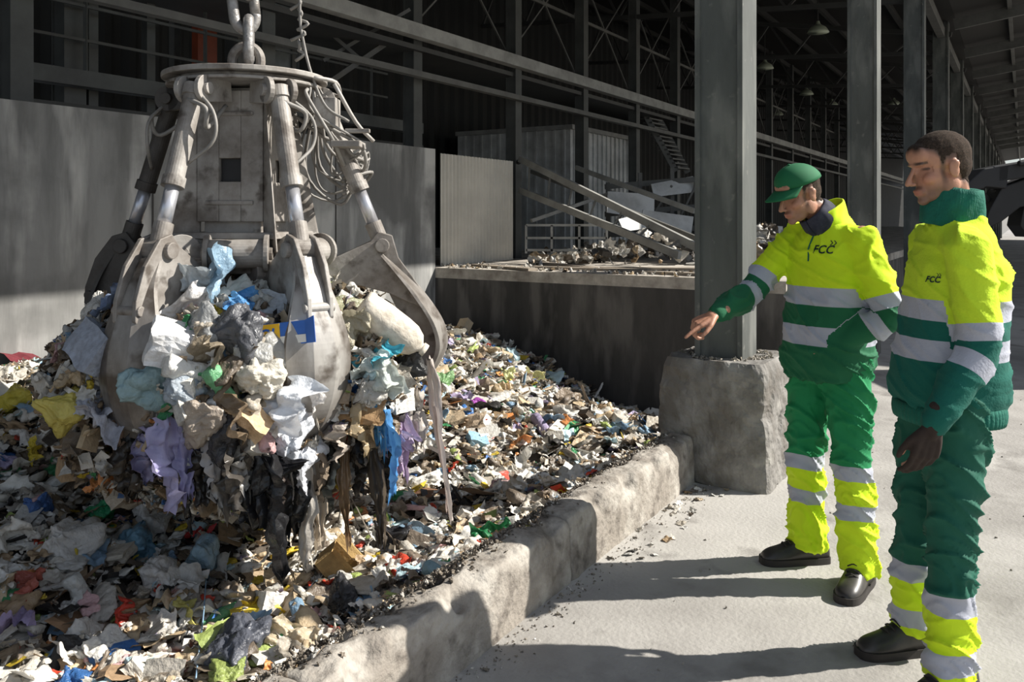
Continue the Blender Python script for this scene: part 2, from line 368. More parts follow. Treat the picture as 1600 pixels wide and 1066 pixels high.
for a,b,t,m in (((812,248,12),(1090,387,9.2),.09,'lbeam'),((812,297,12),(1062,399,9.2),.09,'lbeam'),((830,268,12.3),(1088,372,10),.05,'beam'),((700,330,14),(815,250,12.1),.05,'steel'),((900,262,13),(1085,330,11.5),.07,'lbeam'),((830,345,11.8),(960,300,12.4),.05,'lbeam')):
    bar('conveyor_rail' ,at(*a),at(*b),.05,t,M[m],label='long sloping steel side rail of a conveyor',cat='rail',group='sloping conveyor rails')
for i in range(7):
    t=(i+.5)/7; a=at(812,248,12).lerp(at(1090,387,9.2),t); b=at(812,297,12).lerp(at(1062,399,9.2),t); bar('conveyor_strut',a,b,.025,.025,M['beam'],label='thin steel strut joining the sloping conveyor rails',cat='strut',group='conveyor struts')
ps=[]
for x in (822,862,905,948): ps.append(barp(at(x,352,11),at(x,396,11),.03,.03))
for y in (352,372,391): ps.append(barp(at(822,y,11),at(948,y,11),.03,.03))
V,Fc=joinp(ps); mk('railing',V,Fc,M['lbeam'],label='low grey steel railing on the platform',cat='railing')
for (x0,y0,x1,y1,Y,r,sl) in ((948,290,1022,332,12.,.1,12),(1022,282,1088,308,12.6,-.1,-8),(1000,322,1080,350,11.6,.25,16),(975,338,1010,362,11.2,-.3,-5),(1180,345,1225,378,11,.1,8)):
    a=at(x0,y1,Y); b=at(x1,y1+sl,Y+.3); h=(y1-y0)*Y/F
    V=[a,b,b+Vector((0,.05,0)),a+Vector((0,.05,0))]; V+=[v+Vector((r*h,.5*h,h*(1 if i%3 else .8))) for i,v in enumerate(V)]
    mk('scrap_sheet',V,BQ,M['white'],label='dirty white metal sheet leaning on machinery',cat='metal sheet',group='leaning metal sheets')
ps=[barp(at(x,y0,12.9),at(x,398,12.9),.06,.06) for x,y0 in ((950,285),(1000,270),(1050,262),(1088,258))]+[barp(at(945,y,12.9),at(1090,y-12,12.9),.05,.08) for y in (292,335,368)]+[barp(at(950,368,12.8),at(1000,292,12.8),.03,.03),barp(at(1000,368,12.8),at(1050,290,12.8),.03,.03),barp(at(1050,365,12.8),at(1088,288,12.8),.03,.03)]
V,Fc=joinp(ps); mk('machine_frame',V,Fc,M['beam'],label='grey steel frame of sorting machinery',cat='machine')
ps=[]
for i in range(12):
    a=at(1008+i*4,185+i*7,17); ps.append(barp(a,a+Vector((.35,.5,0)),.2,.03))
for dx in (0,.35): ps.append(barp(at(1008,178,17)+Vector((dx,dx*1.4,0)),at(1056,268,17)+Vector((dx,dx*1.4,0)),.03,.12))
V,Fc=joinp(ps); mk('staircase',V,Fc,M['beam'],label='narrow steel staircase inside the shed',cat='stairs')
bx('walkway_beam',-3,9,6.95,7.1,2.64,2.78,M['post'],label='grey steel beam carrying the operator walkway',cat='beam')
bx('walkway_beam',-3,9,6.95,7.02,2.42,2.48,M['steel'],label='dark steel beam behind the concrete wall',cat='beam')
ps=[]
for z in (3.05,3.35,3.6): ps.append(barp(W(-3,7.0,z),W(8.3,7.0,z),.025,.025))
for k in range(9): ps.append(barp(W(-2+k*1.25,7.0,2.75),W(-2+k*1.25,7.0,3.6),.03,.03))
V,Fc=joinp(ps); mk('handrail',V,Fc,M['post'],label='grey steel handrail along the operator walkway',cat='handrail')
for px,t in ((108,.2),(142,.09),(232,.09)):
    hsec('steel_post',u_of(px,7.2),7.2,1.0,6.6,t,t,.02,M['post'],label='grey steel post beside the operator walkway',cat='post',group='inner shed posts')
bx('orange_post',u_of(300,7.6),u_of(330,7.6),7.5,7.6,2.7,6.6,M['orange'],label='dull orange painted steel post',cat='post')
uc0,uc1=u_of(372,7.4),u_of(465,7.4)
e=empty('operator_cabin',W(uc0,7.4,2.75),label='small grey operator cabin with a framed window',cat='cabin')
lu=uc1-uc0
parts=[(boxv(0,lu,0,1.2,0,.35),BQ),(boxv(0,lu,0,1.2,1.25,1.4),BQ),(boxv(0,.08,0,.08,.35,1.25),BQ),(boxv(lu-.08,lu,0,.08,.35,1.25),BQ),(boxv(0,.08,1.1,1.2,.35,1.25),BQ),(boxv(lu-.08,lu,.08,1.2,.35,1.25),BQ)]
V,Fc=joinp(parts); o=mk('cabin_frame',V,Fc,M['beam'],parent=e); o.rotation_euler=(0,0,TH)
o=mk('window_pane',boxv(.08,lu-.08,.03,.05,.35,1.25),BQ,M['glass'],parent=e); o.rotation_euler=(0,0,TH)
ps=[barp(at(505,95,9.5),at(640,15,10),.04,.04),barp(at(505,135,9.5),at(600,70,10),.04,.06),barp(at(490,30,9.5),at(560,90,9.6),.04,.04)]
V,Fc=joinp(ps); mk('lattice_brace',V,Fc,M['beam'],label='angled steel lattice braces below the walkway',cat='bracing')
# ---------------------------------------------------------------- waste templates
def ico(sub):
    bm=bmesh.new(); bmesh.ops.create_icosphere(bm,subdivisions=sub,radius=1); bm.verts.ensure_lookup_table()
    V=np.array([v.co[:] for v in bm.verts]); Fc=np.array([[v.index for v in f.verts] for f in bm.faces]); bm.free(); return V,Fc
def ridge(q,k=4.): return max(0,1-abs(noise.noise(q))*k)
def crumple(V,seed,a=.35,b=.3,f1=1.3,f2=3.2):
    out=V.copy()
    for i,p in enumerate(V):
        q=Vector(p)+Vector((seed*3.1,seed*1.7,seed))
        n1=noise.noise(q*f1); n2=abs(noise.noise(q*f2)); n3=abs(noise.noise(q*f2*2.3+Vector((5,5,5))))
        out[i]=p*(1+a*n1*1.6-b*n2*1.5-b*.6*n3)
    return out
T=[];TS=[]
def addT(vf,smooth=True): T.append(vf); TS.append(smooth)
V1,F1=ico(1); V2,F2=ico(2); V3,F3=ico(3)
for s in range(7): addT((crumple(V3,s,.5,.30)*np.array([1,.8,.45]),F3))
for s in range(2): addT((crumple(V1,s+20,.6,.4)*np.array([1,.7,.5]),F1),False)
def sheet(n,seed,amp=.35,rg=0):
    V=[];Fc=[]
    for i in range(n+1):
        for j in range(n+1):
            x=i/n*2-1; y=j/n*2-1
            q=Vector((x+seed*2.3,y+seed,seed))
            z=amp*noise.noise(q*1.6)*2+amp*.5*abs(noise.noise(q*3.2))+rg*(ridge(q*1.8)+.4*ridge(q*4.0))
            V.append((x*(1+.3*noise.noise(q*2+Vector((9,0,0)))),y*(.8+.3*noise.noise(q*2+Vector((0,9,0)))),z))
    for i in range(n):
        for j in range(n):
            a=i*(n+1)+j; Fc+=[(a,a+1,a+n+2),(a,a+n+2,a+n+1)]
    return np.array(V),np.array(Fc)
for s in range(18): addT(sheet(10,s,.34,.12),True)
for s in range(4): addT(sheet(2,s+30,.08),False)
for s in range(4): 
    v,f=sheet(6,s+50,.25); addT((v*np.array([1.7,.2,1]),f))
bxv=np.array(boxv(-1,1,-.7,.7,-.4,.4),float); bxf=[]
for q in BQ: bxf+=[(q[0],q[1],q[2]),(q[0],q[2],q[3])]
for k in range(2): addT((bxv*(1+.12*rng.standard_normal(bxv.shape)),np.array(bxf)),False)
def cylt(n=10):
    V=[];Fc=[]
    for x,r in ((-1,.02),(-1,.4),(.5,.4),(.75,.15),(1,.15),(1,.02)):
        for k in range(n): a=2*math.pi*k/n; V.append((x,r*math.cos(a),r*math.sin(a)))
    for i in range(5):
        for k in range(n):
            a,b=i*n+k,i*n+(k+1)%n; Fc+=[(a,b,b+n),(a,b+n,a+n)]
    return np.array(V),np.array(Fc)
addT(cylt()); addT(cylt())
NF=25
PAL=[((.88,.86,.80),32),((.72,.68,.60),20),((.52,.47,.39),11),((.22,.18,.14),8),((.04,.038,.036),5.5),((.46,.33,.20),9),((.66,.52,.34),8),
     ((.30,.46,.62),2.6),((.06,.18,.46),1.4),((.55,.74,.80),2.6),((.08,.36,.15),1.8),((.42,.52,.16),2.),((.88,.66,.07),2.6),((.70,.09,.05),2.),((.80,.34,.12),1.2),((.46,.40,.58),1.3),((.78,.50,.50),1.5)]
PC=np.array([p[0] for p in PAL]); PW=np.array([p[1] for p in PAL]); PW=PW/PW.sum()
def rotm():
    q=rng.standard_normal(4); q/=np.linalg.norm(q); return np.array(Quaternion(q).to_matrix())
def rotflat(k=35):
    return np.array(Euler((math.radians(rng.normal(0,k)),math.radians(rng.normal(0,k)),rng.uniform(0,6.28))).to_matrix())
def stuff(name,insts,m,**k):
    Vs=[];Fs=[];Cs=[];Ss=[];off=0
    for (t,R,s,p,c) in insts:
        v,f=T[t]; vv=(v*s)@R.T+p; Vs.append(vv); Fs.append(f+off); off+=len(v); Ss.append(np.full(len(f),TS[t]))
        Cs.append(np.tile(np.append(c,1.),(len(v),1))*np.append(1+.04*rng.standard_normal((len(v),1)).repeat(3,1),np.ones((len(v),1)),1))
    Vv=np.concatenate(Vs); Ff=np.concatenate(Fs); Cc=np.clip(np.concatenate(Cs),0,1)
    me=bpy.data.meshes.new(name); me.vertices.add(len(Vv)); me.vertices.foreach_set('co',Vv.ravel())
    me.loops.add(len(Ff)*3); me.loops.foreach_set('vertex_index',Ff.ravel().astype(np.int32))
    me.polygons.add(len(Ff)); me.polygons.foreach_set('loop_start',np.arange(0,len(Ff)*3,3,dtype=np.int32)); me.polygons.foreach_set('loop_total',np.full(len(Ff),3,dtype=np.int32))
    me.update(calc_edges=True); me.polygons.foreach_set('use_smooth',np.concatenate(Ss))
    ca=me.color_attributes.new('Col','FLOAT_COLOR','POINT'); ca.data.foreach_set('color',Cc.ravel())
    me.materials.append(m); o=bpy.data.objects.new(name,me); return reg(o,kind='stuff',**k)
def gz(u,w):
    z=-.06+.58*sm((w-3.2)/2.6)*(1-.75*sm((u-5)/3)) + .16*math.exp(-((u-7.0)**2/2.2+(w-5.1)**2/1.2)) -.50*sm((u-5.8)/2.0)*(1-sm((w-3)/2.4)) 
    z-= .14*math.exp(-((w-2.9)**2)/.5)*(1-sm((u-5)/2))
    z+=.14*sm((2.3-w)/.45)
    z+=.10*noise.noise(Vector((u*1.1,w*1.1,0)))+.06*noise.noise(Vector((u*3,w*3,4)))
    return z
V=[];Fc=[];nu_,nw_=110,66
for i in range(nu_+1):
    for j in range(nw_+1):
        u=-.5+8.48*i/nu_; w=1.78+4.20*j/nw_; V.append(W(u,w,gz(u,w)+.05*noise.noise(Vector((u*9,w*9,1)))-.03))
for i in range(nu_):
    for j in range(nw_):
        a=i*(nw_+1)+j; Fc.append((a,a+1,a+nw_+2,a+nw_+1))
mk('waste_heap',V,Fc,M['dirt'],smooth=True,kind='stuff',label='dark compacted base of mixed household waste in the pit',cat='waste heap')
def visible(p,m=60):
    if p[1]<.5: return False
    x=800+F*p[0]/p[1]; y=HZ+F*(CZ-p[2])/p[1]; return -m<x<1600+m and y<1066+m+40
ins=[]
cnt=0
while cnt<11500:
    u=rng.uniform(.6,7.9); w=rng.uniform(1.79,5.92)
    p=W(u,w,gz(u,w))
    if not visible(p): continue
    dist=p.y
    if rng.random()>min(1,(3.2/dist)**1.0+.25): continue
    cnt+=1
    rr=rng.random(); s=rng.uniform(.015,.038)*(1.0 if rr<.55 else (1.8 if rr<.90 else 2.7))
    if w<2.15: s=min(s,.030)
    if dist>6: s*=1.25
    R=rotflat(22); c=PC[rng.choice(len(PC),p=PW)]*rng.uniform(.75,1.12)
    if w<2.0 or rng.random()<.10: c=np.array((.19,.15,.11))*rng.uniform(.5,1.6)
    ins.append((rng.integers(len(T)),R,s*np.array([1,1,.8])*rng.uniform(.7,1.35,3),np.array(p)+np.array([0,0,rng.uniform(-.02,.035)]),c))
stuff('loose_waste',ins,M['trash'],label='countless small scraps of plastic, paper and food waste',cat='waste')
ins=[]
for _ in range(2600):
    u=rng.uniform(.3,4.5); w=1.765+rng.normal(0,.045)
    if w<1.61 or w>1.93: continue
    s=rng.uniform(.003,.011); z=.264-max(0,w-1.75)*1.0
    ins.append((rng.integers(0,NF),rotm(),np.full(3,s),np.array(W(u,w,z)),(np.array((.19,.16,.125)) if rng.random()<.85 else np.array((.5,.47,.42)))*rng.uniform(.6,1.4)))
for _ in range(800):
    u=rng.uniform(.3,5.2); w=1.575-abs(rng.normal(0,.06)); s=rng.uniform(.0015,.006)*(1 if rng.random()<.95 else 2.6)
    ins.append((rng.integers(0,NF),rotm(),np.full(3,s),np.array(W(u,w,.002)),(np.array((.25,.22,.18)) if rng.random()<.75 else np.array((.65,.62,.57)))*rng.uniform(.7,1.4)))
for _ in range(300):
    u=rng.uniform(1.,9); w=rng.uniform(-2,1.5); s=rng.uniform(.0015,.008)
    ins.append((rng.integers(0,NF),rotm(),np.full(3,s),np.array(W(u,w,.002)),np.array((.32,.29,.25))*rng.uniform(.4,1.7)))
for _ in range(200):
    a=rng.uniform(0,6.28); u=4.87+.24*math.cos(a)*rng.uniform(.8,1.1); w=1.5+.24*math.sin(a)*rng.uniform(.8,1.1); s=rng.uniform(.006,.02)
    ins.append((rng.integers(0,NF),rotm(),np.full(3,s),np.array(W(u,w,.69)),np.array((.35,.32,.27))*rng.uniform(.5,1.6)))
for _ in range(34):
    u=rng.uniform(3.4,4.7); w=rng.uniform(1.38,1.57); s=rng.uniform(.01,.028)
    ins.append((rng.integers(0,NF),rotflat(15),np.array([s,s,s*.5]),np.array(W(u,w,.006)),PC[rng.choice(7,p=PW[:7]/PW[:7].sum())]*rng.uniform(.5,.9)))
stuff('grit',ins,M['trash'],label='grit and small crumbs scattered along the kerb',cat='debris')
ins=[]
for _ in range(380):
    if rng.random()<.7: px=rng.uniform(830,1090); Y=rng.uniform(10.4,12.9)
    else: px=rng.uniform(1170,1250); Y=rng.uniform(9.2,11.5)
    X=(px-800)*Y/F; h=.36*math.exp(-((px-1010)/90)**2) + (.5*math.exp(-((px-1200)/35)**2) if px>1150 else 0)
    ins.append((rng.integers(len(T)),rotm(),rng.uniform(.03,.11)*np.ones(3),np.array((X,Y,.92+rng.uniform(0,1)*h)),PC[rng.choice(7,p=PW[:7]/PW[:7].sum())]*rng.uniform(.3,.9)))
for _ in range(260):
    u=8+abs(rng.normal(0,.35))+.05; w=rng.uniform(2,6.1)
    ins.append((rng.integers(len(T)),rotm(),rng.uniform(.008,.035)*np.ones(3),np.array(W(u,w,.91)),PC[rng.choice(7,p=PW[:7]/PW[:7].sum())]*rng.uniform(.5,1.)))
stuff('rubble',ins,M['trash'],label='grey rubble and scrap strewn over the platform',cat='rubble')
for (u,w,l,r) in ((8.25,5.2,1.1,70),(8.5,4.2,1.4,95),(8.3,3.2,.9,85),(9.,4.8,1.5,60),(8.9,3.6,1.2,110)):
    o=mk('timber_plank',boxv(-l/2,l/2,-.07,.07,0,.03),BQ,M['wood'],label='old timber plank lying on the concrete platform',cat='plank',group='planks on the platform'); o.location=W(u,w,.902); o.rotation_euler=(0,0,TH+math.radians(r))
# ---------------------------------------------------------------- individual waste items
def tomesh(name,V,Fc,m,smooth=False):
    me=bpy.data.meshes.new(name); me.from_pydata([tuple(map(float,p)) for p in V],[],[tuple(int(i) for i in f) for f in Fc]); me.update()
    me.materials.append(m)
    if smooth: me.polygons.foreach_set('use_smooth',[True]*len(me.polygons))
    return me
V5,F5=ico(5)
BAG=[]
for s in range(10):
    V=V5.copy()
    for i,p in enumerate(V5):
        q=Vector(p)+Vector((s*3.1+9,s*1.7,s)); wq=q+.35*Vector((noise.noise(q*2),noise.noise(q*2+Vector((7,0,0))),noise.noise(q*2+Vector((0,7,0)))))
        r=1+.70*noise.noise(q*1.1)-.20*abs(noise.noise(wq*1.8))+.11*ridge(wq*1.5,3.5)**2+.055*ridge(wq*3.0+Vector((3,0,0)),3.5)**2+.012*ridge(wq*7.5,3.)**2
        V[i]=p*r
    V*=np.array([.54,.44,.36])
    for i in range(len(V)):
        x,y,z=V[i]; a=math.atan2(y,x); k=max(0,min(1,(z+.1)/.45)); f=1+.12*k*math.sin(a*9+s+3*noise.noise(Vector((x*3,y*3,z*3)))); V[i,0]*=f; V[i,1]*=f
    r=np.linalg.norm(V[:,:2],axis=1); k=np.clip(V[:,2]/.30,0,1); k=k*k*(3-2*k)
    V[:,0]*=1-.62*k; V[:,1]*=1-.62*k; V[:,2]*=1+.35*k
    BAG.append(tomesh('garbage_bag',V,F5,M['item'],True))
FILM=[tomesh('plastic_film',*((lambda vf:(vf[0]*.5,vf[1]))(sheet(34,s+80,.40,.12))),M['item'],True) for s in range(8)]
CARD=[]
for s in range(4):
    v,f=sheet(5,s+90,.10); v=v*np.array([.5,.38,.5])
    CARD.append(tomesh('cardboard_piece',v,f,M['card']))
def boxmesh(s):
    ps=[(boxv(-.5,.5,-.35,-.33,-.25,.25),BQ),(boxv(-.5,.5,.33,.35,-.25,.25),BQ),(boxv(-.5,-.48,-.35,.35,-.25,.25),BQ),(boxv(.48,.5,-.35,.35,-.25,.25),BQ),(boxv(-.5,.5,-.35,.35,-.25,-.23),BQ)]
    for (a,b) in ((-1,.6),(1,.4)):
        ps.append(([(-.5,a*.34,.25),(.5,a*.34,.25),(.5,a*(.34+.25*b),.42),(-.5,a*(.34+.25*b),.42),(-.5,a*.36,.25),(.5,a*.36,.25),(.5,a*(.36+.25*b),.43),(-.5,a*(.36+.25*b),.43)],BQ))
    V,Fc=joinp(ps); V=[(x+.05*noise.noise(Vector((x*2+s,y*2,z*2))),y+.08*noise.noise(Vector((x*2,y*2+s,z*2))),z*(1+.2*noise.noise(Vector((x,y,s))))) for x,y,z in V]
    return tomesh('cardboard_box',V,Fc,M['card'])
BOX=[boxmesh(s) for s in range(3)]
def cartonmesh(s):
    bm=bmesh.new(); bmesh.ops.create_cube(bm,size=1); bmesh.ops.subdivide_edges(bm,edges=bm.edges,cuts=5,use_grid_fill=True)
    for v in bm.verts:
        p=v.co; q=p*2.2+Vector((s*3,s,0)); v.co=Vector((p.x,p.y*.75,p.z*.55))+Vector((noise.noise(q),noise.noise(q+Vector((5,0,0))),noise.noise(q+Vector((0,5,0)))))*.07
    me=bpy.data.meshes.new('carton'); bm.to_mesh(me); bm.free(); me.materials.append(M['card']); return me
CART=[cartonmesh(s) for s in range(4)]
def lathe(prof,n=20,dent=.0,seed=0):
    V=[];Fc=[]
    for x,r in prof:
        for k in range(n):
            a=2*math.pi*k/n; rr=r*(1+dent*noise.noise(Vector((x*5+seed,math.cos(a)*1.5,math.sin(a)*1.5)))); V.append((x,rr*math.cos(a),rr*math.sin(a)))
    m=len(prof)
    for i in range(m-1):
        for k in range(n): a,b=i*n+k,i*n+(k+1)%n; Fc.append((a,b,b+n,a+n))
    return V,Fc
BOT=[tomesh('plastic_bottle',*lathe([(-.5,.001),(-.5,.13),(-.46,.155),(-.3,.15),(-.28,.14),(-.1,.155),(.1,.15),(.2,.15),(.32,.10),(.40,.045),(.43,.045),(.43,.055),(.5,.055),(.5,.001)],18,.5,s),M['item'],True) for s in range(3)]
JUG=tomesh('plastic_jug',*lathe([(-.5,.001),(-.5,.22),(-.46,.25),(-.42,.255),(-.40,.245),(-.2,.255),(.1,.255),(.25,.25),(.36,.18),(.42,.08),(.44,.08),(.44,.1),(.5,.1),(.5,.001)],28,.12,1),M['card'],True)
KINDS={'bag':(BAG,'garbage_bag','bag','garbage bag'),'film':(FILM,'plastic_film','plastic film','sheet of plastic film'),'card':(CARD,'cardboard_piece','cardboard','torn cardboard piece'),
 'box':(BOX,'cardboard_box','box','crushed cardboard box'),'carton':(CART,'carton','carton','dented carton'),'bottle':(BOT,'plastic_bottle','bottle','plastic bottle'),'jug':([JUG],'plastic_jug','jug','plastic jug')}
def cname(c):
    r,g,b=c; mx=max(c); mn=min(c)
    if mx<.07: return 'black'
    if mx-mn<.12*max(mx,.3): return 'white' if mx>.55 else 'grey'
    if r>=g>=b: return 'yellow' if g>.4 and b<.2 and r>.6 else ('brown' if g>.3*r and r<.66 else ('cream' if b>.4 else ('orange' if g>.25*r else 'red')))
    if b>=g>=r: return 'blue'
    if b>=r: return 'purple'
    if g>=r: return 'green'
    return 'pink'
def item(kind,p,size,c,rot=None,scl=(1,1,1),grp=None,where='lying on the waste heap',lab=None):
    L,name,cat,des=KINDS[kind]; me=L[rng.integers(len(L))]
    o=bpy.data.objects.new(name,me); R=Matrix(rotm().tolist()) if rot is None else rot
    o.matrix_world=Matrix.Translation(Vector(p))@R.to_4x4()@Matrix.Diagonal((size*scl[0],size*scl[1],size*scl[2],1))
    o.color=(*c,1)
    return reg(o,label=lab or ('crumpled %s %s %s'%(cname(c),des,where)),cat=cat,group=grp)
def onheap(px,py,lift=.03):
    Y=4.
    for _ in range(25):
        X=(px-800)*Y/F; u,w=UW(X,Y); Y=.5*Y+.5*max(2.2,min(9.5,F*(CZ-gz(u,w)-lift)/(py-HZ)))
    X=(px-800)*Y/F; u,w=UW(X,Y); return Vector((X,Y,gz(u,w)+lift))
def eul(x,y,z): return Euler((math.radians(x),math.radians(y),math.radians(z))).to_matrix()
G='items on the waste heap'
spec=[('card',150,985,.34,(.36,.22,.12)),('card',110,920,.26,(.30,.19,.11)),('card',735,660,.24,(.66,.52,.37)),('card',700,655,.24,(.58,.45,.30)),('bag',160,797,.15,(.08,.55,.24)),
('bag',210,850,.22,(.18,.36,.50)),('bag',318,878,.22,(.40,.58,.70)),('film',195,962,.13,(.70,.08,.05)),('film',312,832,.13,(.65,.06,.06)),('film',48,716,.17,(.80,.62,.06)),
('box',530,888,.20,(.45,.30,.12)),('film',765,842,.20,(.03,.22,.08)),('bag',60,795,.15,(.10,.22,.55)),('bag',375,1010,.24,(.12,.13,.16)),('film',300,950,.15,(.7,.65,.2)),
('carton',415,950,.16,(.76,.74,.70)),('card',760,775,.35,(.24,.17,.12)),('card',700,710,.28,(.06,.05,.045)),('film',835,590,.2,(.75,.72,.38)),('bag',690,600,.18,(.25,.45,.20)),
('card',45,562,.36,(.16,.02,.03)),('film',795,592,.2,(.66,.68,.34)),('bag',25,625,.20,(.80,.68,.10)),('film',110,618,.22,(.66,.55,.08)),('bag',100,855,.24,(.78,.76,.72)),('bag',240,815,.22,(.80,.79,.76)),
('film',20,850,.24,(.85,.82,.75)),('bag',745,635,.14,(.50,.12,.55)),('carton',745,690,.14,(.30,.50,.65)),('card',850,765,.35,(.30,.23,.16)),('card',670,770,.25,(.26,.14,.08)),('bottle',130,940,.24,(.66,.67,.64)),('film',455,1005,.2,(.65,.55,.40)),('film',20,975,.24,(.36,.30,.5)),
('bag',540,940,.2,(.06,.06,.065)),('bag',610,850,.22,(.05,.05,.055)),('film',640,960,.16,(.5,.48,.42)),('bottle',690,900,.18,(.3,.45,.5)),('card',560,1000,.2,(.4,.3,.2)),('film',60,680,.24,(.82,.80,.75)),('film',130,745,.22,(.74,.70,.64)),('card',200,1040,.28,(.40,.27,.16)),('film',30,920,.2,(.5,.14,.10)),('bag',250,900,.2,(.84,.82,.78)),('card',250,1000,.2,(.55,.42,.26)),('bottle',80,760,.22,(.8,.8,.76)),('carton',190,720,.15,(.75,.2,.12)),('bottle',350,960,.2,(.15,.4,.2))]
for k,px,py,s,c in spec:
    r=None
    if k=='card': r=eul(rng.uniform(-40,10),rng.uniform(-25,25),rng.uniform(0,180))
    item(k,onheap(px,py),s,c,r,grp=G)
kk=['bag']*9+['film']*11+['card']*5+['carton']*2+['bottle']*5
n=0
while n<215:
    px=rng.uniform(-10,960); py=rng.uniform(520,1080)
    if px>650 and py<530+(px-700)*.5: continue
    if py>1066-(px-450)*.6-20: continue
    p=onheap(px,py,.015)
    u,w=UW(p.x,p.y)
    if not (w>2.0 and w<5.8 and u<7.8): continue
    k=kk[rng.integers(len(kk))]; c=PC[rng.choice(len(PC),p=PW)]*rng.uniform(.85,1.1)
    if k in('card',): c=np.array((.54,.41,.27))*rng.uniform(.5,1.2)
    item(k,p,rng.uniform(.09,.19)*(1.3 if p.y>5.5 else 1),tuple(np.clip(c,0,.95)),rot=Matrix(rotflat(25).tolist()),scl=tuple(rng.uniform(.7,1.2,2))+(rng.uniform(.4,.8),),grp=G); n+=1
# ---------------------------------------------------------------- grab bucket
gx,gy=(385-800)*4.1/F,4.1
def cyl(a,b,r,seg=24): return tube([a,b],[r,r],seg,1)
grab=empty('grab_bucket',Vector((gx,gy,2.15)),label='dirty steel orange-peel grab full of waste hanging from a chain',cat='grab')
def gp(name,parts,m,smooth=False,parent=None,bevel=0):
    V,Fc=joinp(parts); V=[Vector(v)-grab.location for v in V]
    o=mk(name,V,Fc,m,smooth=smooth,parent=parent or grab)
    if bevel: bev(o,bevel)
    return o
def pol(ang,r,z,t=0):
    a=math.radians(ang); return Vector((gx+r*math.cos(a)-t*math.sin(a),gy+r*math.sin(a)+t*math.cos(a),z))
gp('top_ring',[tube([(gx,gy,2.165),(gx,gy,2.19)],[.39,.39],48,1),tube([(gx,gy,2.13),(gx,gy,2.145)],[.37,.37],48,1),tube([(gx,gy,2.145),(gx,gy,2.165)],[.33,.33],40,1),tube([(gx,gy,2.19),(gx,gy,2.22)],[.17,.15],24,1)],M['grab'],bevel=.004)
ep=[(gx+.07*math.cos(a),gy,2.27+.075*math.sin(a)) for a in np.linspace(-.6,math.pi+.6,12)]
gp('lifting_eye',[tube(ep,[.024]*12,10,2),cyl((gx,gy,2.19),(gx,gy,2.24),.06),(boxv(gx-.1,gx+.1,gy-.06,gy+.06,2.19,2.22),BQ)],M['grab'],smooth=False)
rot0=math.radians(-8)
def hl(x,y,z):
    p=Vector((x,y,0)); p.rotate(Euler((0,0,rot0))); return Vector((gx+p.x,gy+p.y,z))
def frus(z0,a0,z1,a1):
    return [hl(sx*a,sy*a,z) for z,a in ((z0,a0),(z1,a1)) for sx,sy in ((-1,-1),(1,-1),(1,1),(-1,1))],BQ
def hbox(x0,x1,y0,y1,z0,z1): return [hl(x,y,z) for x,y,z in boxv(x0,x1,y0,y1,z0,z1)],BQ
parts=[frus(1.25,.150,2.12,.125)]
for (x0,x1,z0,z1) in ((-.165,-.055,1.48,2.1),(.055,.165,1.48,2.1),(-.055,.055,1.48,1.67),(-.055,.055,1.78,2.1)): parts.append(hbox(x0,x1,-.175,-.145,z0,z1))
for (y0,y1,z0,z1) in ((-.165,-.05,1.48,2.1),(.05,.165,1.48,2.1),(-.05,.05,1.48,1.67),(-.05,.05,1.78,2.1)): parts.append(hbox(.145,.175,y0,y1,z0,z1))
parts+= [hbox(-.12,.12,-.185,-.175,1.56,1.58),hbox(-.12,.12,-.185,-.175,1.98,2.0)]
for sx in(-1,1):
    for sy in(-1,1):
        V=[hl(sx*.16,sy*.16,1.34),hl(sx*.28,sy*.28,1.34),hl(sx*.28,sy*.265,1.34),hl(sx*.16,sy*.145,1.34),hl(sx*.15,sy*.15,2.1),hl(sx*.175,sy*.175,2.1),hl(sx*.175,sy*.16,2.1),hl(sx*.15,sy*.135,2.1)]; parts.append((V,BQ))
parts.append(frus(1.24,.27,1.28,.27)); parts.append(frus(1.40,.26,1.43,.25)); parts.append(frus(1.28,.16,1.40,.16))
gp('housing',parts,M['grab'],bevel=.005)
gp('opening_shade',[hbox(-.052,.052,-.150,-.138,1.672,1.778)],M['black'])  # black plate painting the shade inside the square hole of the housing
for ag in (-79,-16,58,138,-145):
    gp('hinge_barrel',[tube([pol(ag,.335,1.335,-.125),pol(ag,.335,1.335,.125)],[.066,.066],28,1)]+[tube([pol(ag,.335,1.335,t),pol(ag,.335,1.335,t+.022)],[.088,.088],28,1) for t in (-.14,.118)]+[barp(pol(ag,.18,1.335,t),pol(ag,.335,1.335,t),.03,.13) for t in (-.09,.09)]+[tube([pol(ag,.335,1.335,-.155),pol(ag,.335,1.335,.155)],[.03,.03],14,1)],M['grab'],bevel=.003)
ANG=[-109,-50,10,100,177]
